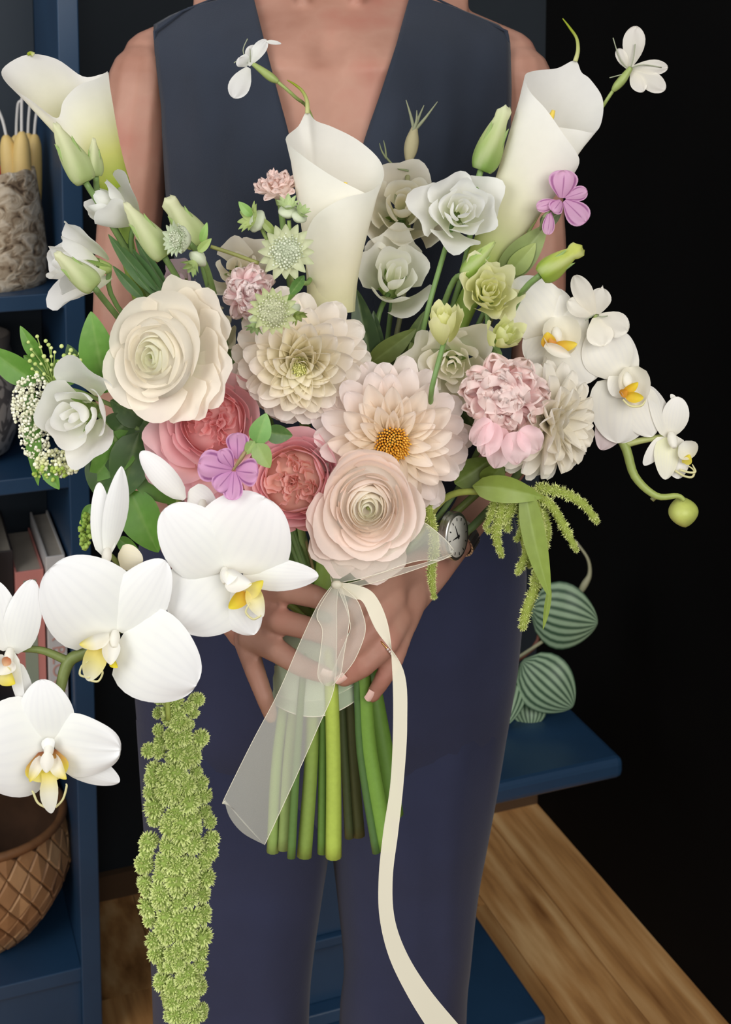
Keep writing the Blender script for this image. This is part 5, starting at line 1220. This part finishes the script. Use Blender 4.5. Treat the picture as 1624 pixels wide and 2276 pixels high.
for (A, B, W, zA, zB, c) in [((330, 930), (245, 890), 70, -10, 0, LFD), ((400, 1000), (280, 900), 110, -20, -10, LFD), ((300, 960), (200, 1070), 84, 0, 14, LFG), ((310, 960), (270, 1110), 96, 6, 20, LFD), ((400, 1010), (300, 1010), 70, -10, -5, LFD), ((380, 960), (330, 1060), 80, -6, 6, LFD), ((290, 930), (225, 990), 80, -5, 5, LFD),
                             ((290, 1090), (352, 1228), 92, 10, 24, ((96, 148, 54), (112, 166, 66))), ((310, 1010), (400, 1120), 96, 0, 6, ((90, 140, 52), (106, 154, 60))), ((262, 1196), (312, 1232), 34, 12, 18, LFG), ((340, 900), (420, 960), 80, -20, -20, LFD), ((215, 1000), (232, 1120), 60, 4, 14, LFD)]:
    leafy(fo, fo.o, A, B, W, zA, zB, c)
stem(fo, [(300, 950, 1.06), (400, 1020, 1.08), (560, 1220, 1.11), BIND], 6)
tube('twig', [fo.L(330, 1030, 4), fo.L(296, 1070, 8), fo.L(284, 1110, 10)], 4, STEM, fo.o, lin((130, 160, 80)))
fc_ = Thing('foliage_branch', 'blade leaves and thin stalks rising between the left lisianthus stems', 'foliage', 320, 580, 1.07)
for (A, B, W, zA, zB) in [((350, 655), (240, 520), 34, 0, 10), ((360, 650), (280, 540), 30, 0, 6), ((320, 665), (250, 590), 24, 4, 8), ((370, 640), (300, 530), 26, -6, 0), ((345, 660), (262, 560), 12, 8, 8)]:
    leafy(fc_, fc_.o, A, B, W, zA, zB, ((88, 124, 76), (100, 138, 84)), fold=.5)
stem(fc_, [(345, 640, 1.07), (450, 850, 1.10), BIND], 5)
fr = Thing('foliage_branch', 'dark green leaves in the gap between the two dahlias and white lisianthus', 'foliage', 850, 780, 1.09)
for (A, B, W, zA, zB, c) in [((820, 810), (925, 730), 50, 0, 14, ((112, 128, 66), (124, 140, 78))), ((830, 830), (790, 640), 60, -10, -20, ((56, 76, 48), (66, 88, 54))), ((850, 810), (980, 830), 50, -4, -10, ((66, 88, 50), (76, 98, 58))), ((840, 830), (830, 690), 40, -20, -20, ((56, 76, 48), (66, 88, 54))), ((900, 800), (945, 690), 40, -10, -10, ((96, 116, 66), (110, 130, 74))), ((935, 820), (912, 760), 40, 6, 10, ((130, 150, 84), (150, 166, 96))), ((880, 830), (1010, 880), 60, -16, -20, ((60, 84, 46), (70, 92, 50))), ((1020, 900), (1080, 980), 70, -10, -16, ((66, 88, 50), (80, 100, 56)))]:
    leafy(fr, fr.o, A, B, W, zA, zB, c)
stem(fr, [(840, 820, 1.09), (800, 1000, 1.11), BIND], 6)
fr2 = Thing('foliage_branch', 'olive leaves and sepals behind the lilac flower on the right', 'foliage', 1160, 560, 1.085)
for (A, B, W, zA, zB, c) in [((1110, 620), (1215, 500), 70, -6, 0, ((130, 146, 90), (150, 166, 104))), ((1130, 610), (1190, 540), 46, 4, 10, ((150, 170, 96), (176, 190, 116))), ((1200, 500), (1248, 470), 34, 0, 6, ((96, 116, 76), (110, 130, 84))), ((1080, 640), (1000, 620), 0.1, 0, 0, ((0, 0, 0), (0, 0, 0)))][:3]:
    leafy(fr2, fr2.o, A, B, W, zA, zB, c)
stem(fr2, [(1110, 620, 1.09), (1000, 850, 1.12), BIND], 6)

# ---- ribbon and stem wrap
m, nt, b = new_mat('organza')
b.inputs['Base Color'].default_value = (*lin((246, 244, 232)), 1); b.inputs['Roughness'].default_value = .5; b.inputs['Sheen Weight'].default_value = .3
tr = nt.nodes.new('ShaderNodeBsdfTransparent'); tl = nt.nodes.new('ShaderNodeBsdfTranslucent'); tl.inputs[0].default_value = (*lin((246, 244, 232)), 1)
m1 = nt.nodes.new('ShaderNodeMixShader'); m1.inputs[0].default_value = .4; m2 = nt.nodes.new('ShaderNodeMixShader')
wv = noise_node(nt, 1.4, 2); mr = nt.nodes.new('ShaderNodeMapRange'); mr.inputs[3].default_value = .34; mr.inputs[4].default_value = .52
nt.links.new(wv.outputs[0], mr.inputs[0]); nt.links.new(mr.outputs[0], m2.inputs[0])
nt.links.new(b.outputs[0], m1.inputs[1]); nt.links.new(tl.outputs[0], m1.inputs[2])
nt.links.new(tr.outputs[0], m2.inputs[1]); nt.links.new(m1.outputs[0], m2.inputs[2]); nt.links.new(m2.outputs[0], nt.nodes['Material Output'].inputs[0])
ORG = m
HEM = plain('organza_hem', (232, 226, 206), .5)
DENSE, nt2, b2 = new_mat('organza_doubled')
b2.inputs['Base Color'].default_value = (*lin((226, 220, 198)), 1); b2.inputs['Roughness'].default_value = .5; b2.inputs['Alpha'].default_value = .86
rb_ = Thing('organza_ribbon', 'sheer cream organza ribbon bow with long tails tied round the stems', 'ribbon', 745, 1310, 1.0)
def ribbon(name, left, right, mat=ORG, n=8, nu=8, bow=0., hem=True):
    a = catmull([tuple(rb_.L(*p)) for p in left], n); b_ = catmull([tuple(rb_.L(*p)) for p in right], n)
    vs = []
    for i in range(nu+1):
        t = i/nu
        for p, q in zip(a, b_):
            v = Vector(p).lerp(Vector(q), t); vs.append(v+Vector((0, 0, bow*math.sin(pi*t))))
    o = obj(name, vs, grid_faces(nu, len(a)-1), mat, rb_.o)
    if hem:
        for e in (a, b_):
            vs_, fs_ = tube_geo([Vector(p) for p in e], [.7]*len(e), 5); obj('hem', vs_, fs_, HEM, o)
    return o
ribbon('tail', [(738, 1300, 6), (706, 1345, 20), (668, 1425, 34), (618, 1540, 40), (560, 1650, 42), (498, 1776, 40), (500, 1780, 40)], [(752, 1302, 6), (748, 1350, 24), (748, 1430, 40), (742, 1530, 48), (705, 1620, 48), (645, 1755, 46), (588, 1878, 42)], bow=6)
ribbon('tail_end', [(498, 1776, 40), (528, 1810, 44), (558, 1844, 45), (588, 1878, 42)], [(498, 1776, 40), (510, 1816, 40), (540, 1852, 41), (588, 1878, 42)], n=5, nu=3, hem=False)
ribbon('long_tail', [(752, 1296, 10), (790, 1300, 22), (832, 1322, 34), (862, 1390, 38), (872, 1490, 40), (874, 1610, 42), (868, 1740, 42), (852, 1850, 42), (842, 1950, 42), (844, 2040, 42), (866, 2130, 42), (910, 2220, 44), (960, 2300, 44)],
       [(756, 1318, 10), (786, 1330, 22), (808, 1340, 34), (836, 1400, 44), (896, 1490, 44), (904, 1610, 46), (896, 1740, 46), (884, 1850, 46), (872, 1950, 46), (876, 2040, 46), (904, 2120, 46), (954, 2200, 48), (1022, 2282, 48)], mat=DENSE)
ribbon('loop', [(744, 1296, 8), (712, 1345, 26), (704, 1372, 36), (716, 1400, 42), (712, 1450, 46), (706, 1500, 46), (716, 1520, 46)], [(756, 1298, 8), (770, 1340, 36), (776, 1375, 48), (772, 1410, 52), (764, 1455, 52), (756, 1500, 50), (738, 1524, 48)], bow=8)
ribbon('loop', [(752, 1298, 8), (790, 1330, 30), (806, 1365, 40), (812, 1395, 42), (806, 1425, 42), (786, 1470, 40), (758, 1506, 38)], [(748, 1302, 8), (766, 1345, 36), (776, 1375, 30), (778, 1398, 26), (766, 1428, 26), (750, 1465, 30), (736, 1500, 36)], bow=6)
ribbon('loop', [(738, 1298, 6), (728, 1240, 10), (740, 1200, 10), (800, 1160, 14), (900, 1150, 20), (940, 1160, 26), (985, 1195, 30), (1008, 1222, 30)], [(752, 1296, 6), (770, 1292, 16), (800, 1286, 24), (850, 1272, 30), (900, 1254, 32), (940, 1245, 34), (980, 1245, 32), (1006, 1230, 30)], bow=8)
ribbon('loop', [(756, 1300, 2), (800, 1290, 6), (860, 1270, 10), (930, 1255, 12), (1000, 1232, 24)], [(754, 1306, 2), (810, 1300, 6), (880, 1280, 10), (945, 1258, 12), (1004, 1236, 24)])
v_, f_ = rev_geo([(0, -16), (10, -14), (15, -4), (15, 6), (9, 15), (0, 17)], 16)
obj('knot', [rb_.L(748, 1300, 14)+Vector((v.x*.8, v.z*.55, v.y*.5)) for v in v_], f_, DENSE, rb_.o)
m, nt, b = new_mat('stem_wrap')
b.inputs['Base Color'].default_value = (*lin((206, 222, 190)), 1); b.inputs['Roughness'].default_value = .6; b.inputs['Alpha'].default_value = .62
sw = Thing('stem_wrap', 'pale green sheer band wound round the stems below the hands', 'ribbon', 712, 1480, 1.075)
def band(name, y0l, y0r, y1l, y1m, y1r, r0, r1, cx=712):
    vs = []; S = 48; NN = 6
    for k in range(S+1):
        a = 2*pi*k/S; c_, s_ = math.cos(a), math.sin(a)
        for j in range(NN+1):
            t = j/NN; y0 = y0l+(y0r-y0l)*(c_+1)/2; ed = y1l+(y1r-y1l)*(c_+1)/2; y1 = ed+(y1m-(y1l+y1r)/2)*(1-c_*c_)*(1 if s_ > 0 else .2)
            r = r0+(r1-r0)*t+1.5*math.sin(j*2.1+a*3)
            vs.append(sw.L(cx+r*c_, y0+(y1-y0)*t, r*.82*s_))
    o = obj(name, vs, grid_faces(S, NN), m, sw.o)
    q = [vs[k*(NN+1)+NN] for k in range(S+1)]; g_ = tube_geo(q, [1.2]*len(q), 5, False); obj('hem', g_[0], g_[1], HEM, o)
band('wrap_layer', 1410, 1400, 1540, 1555, 1500, 98, 104); band('wrap_layer', 1480, 1470, 1560, 1592, 1530, 103, 108)
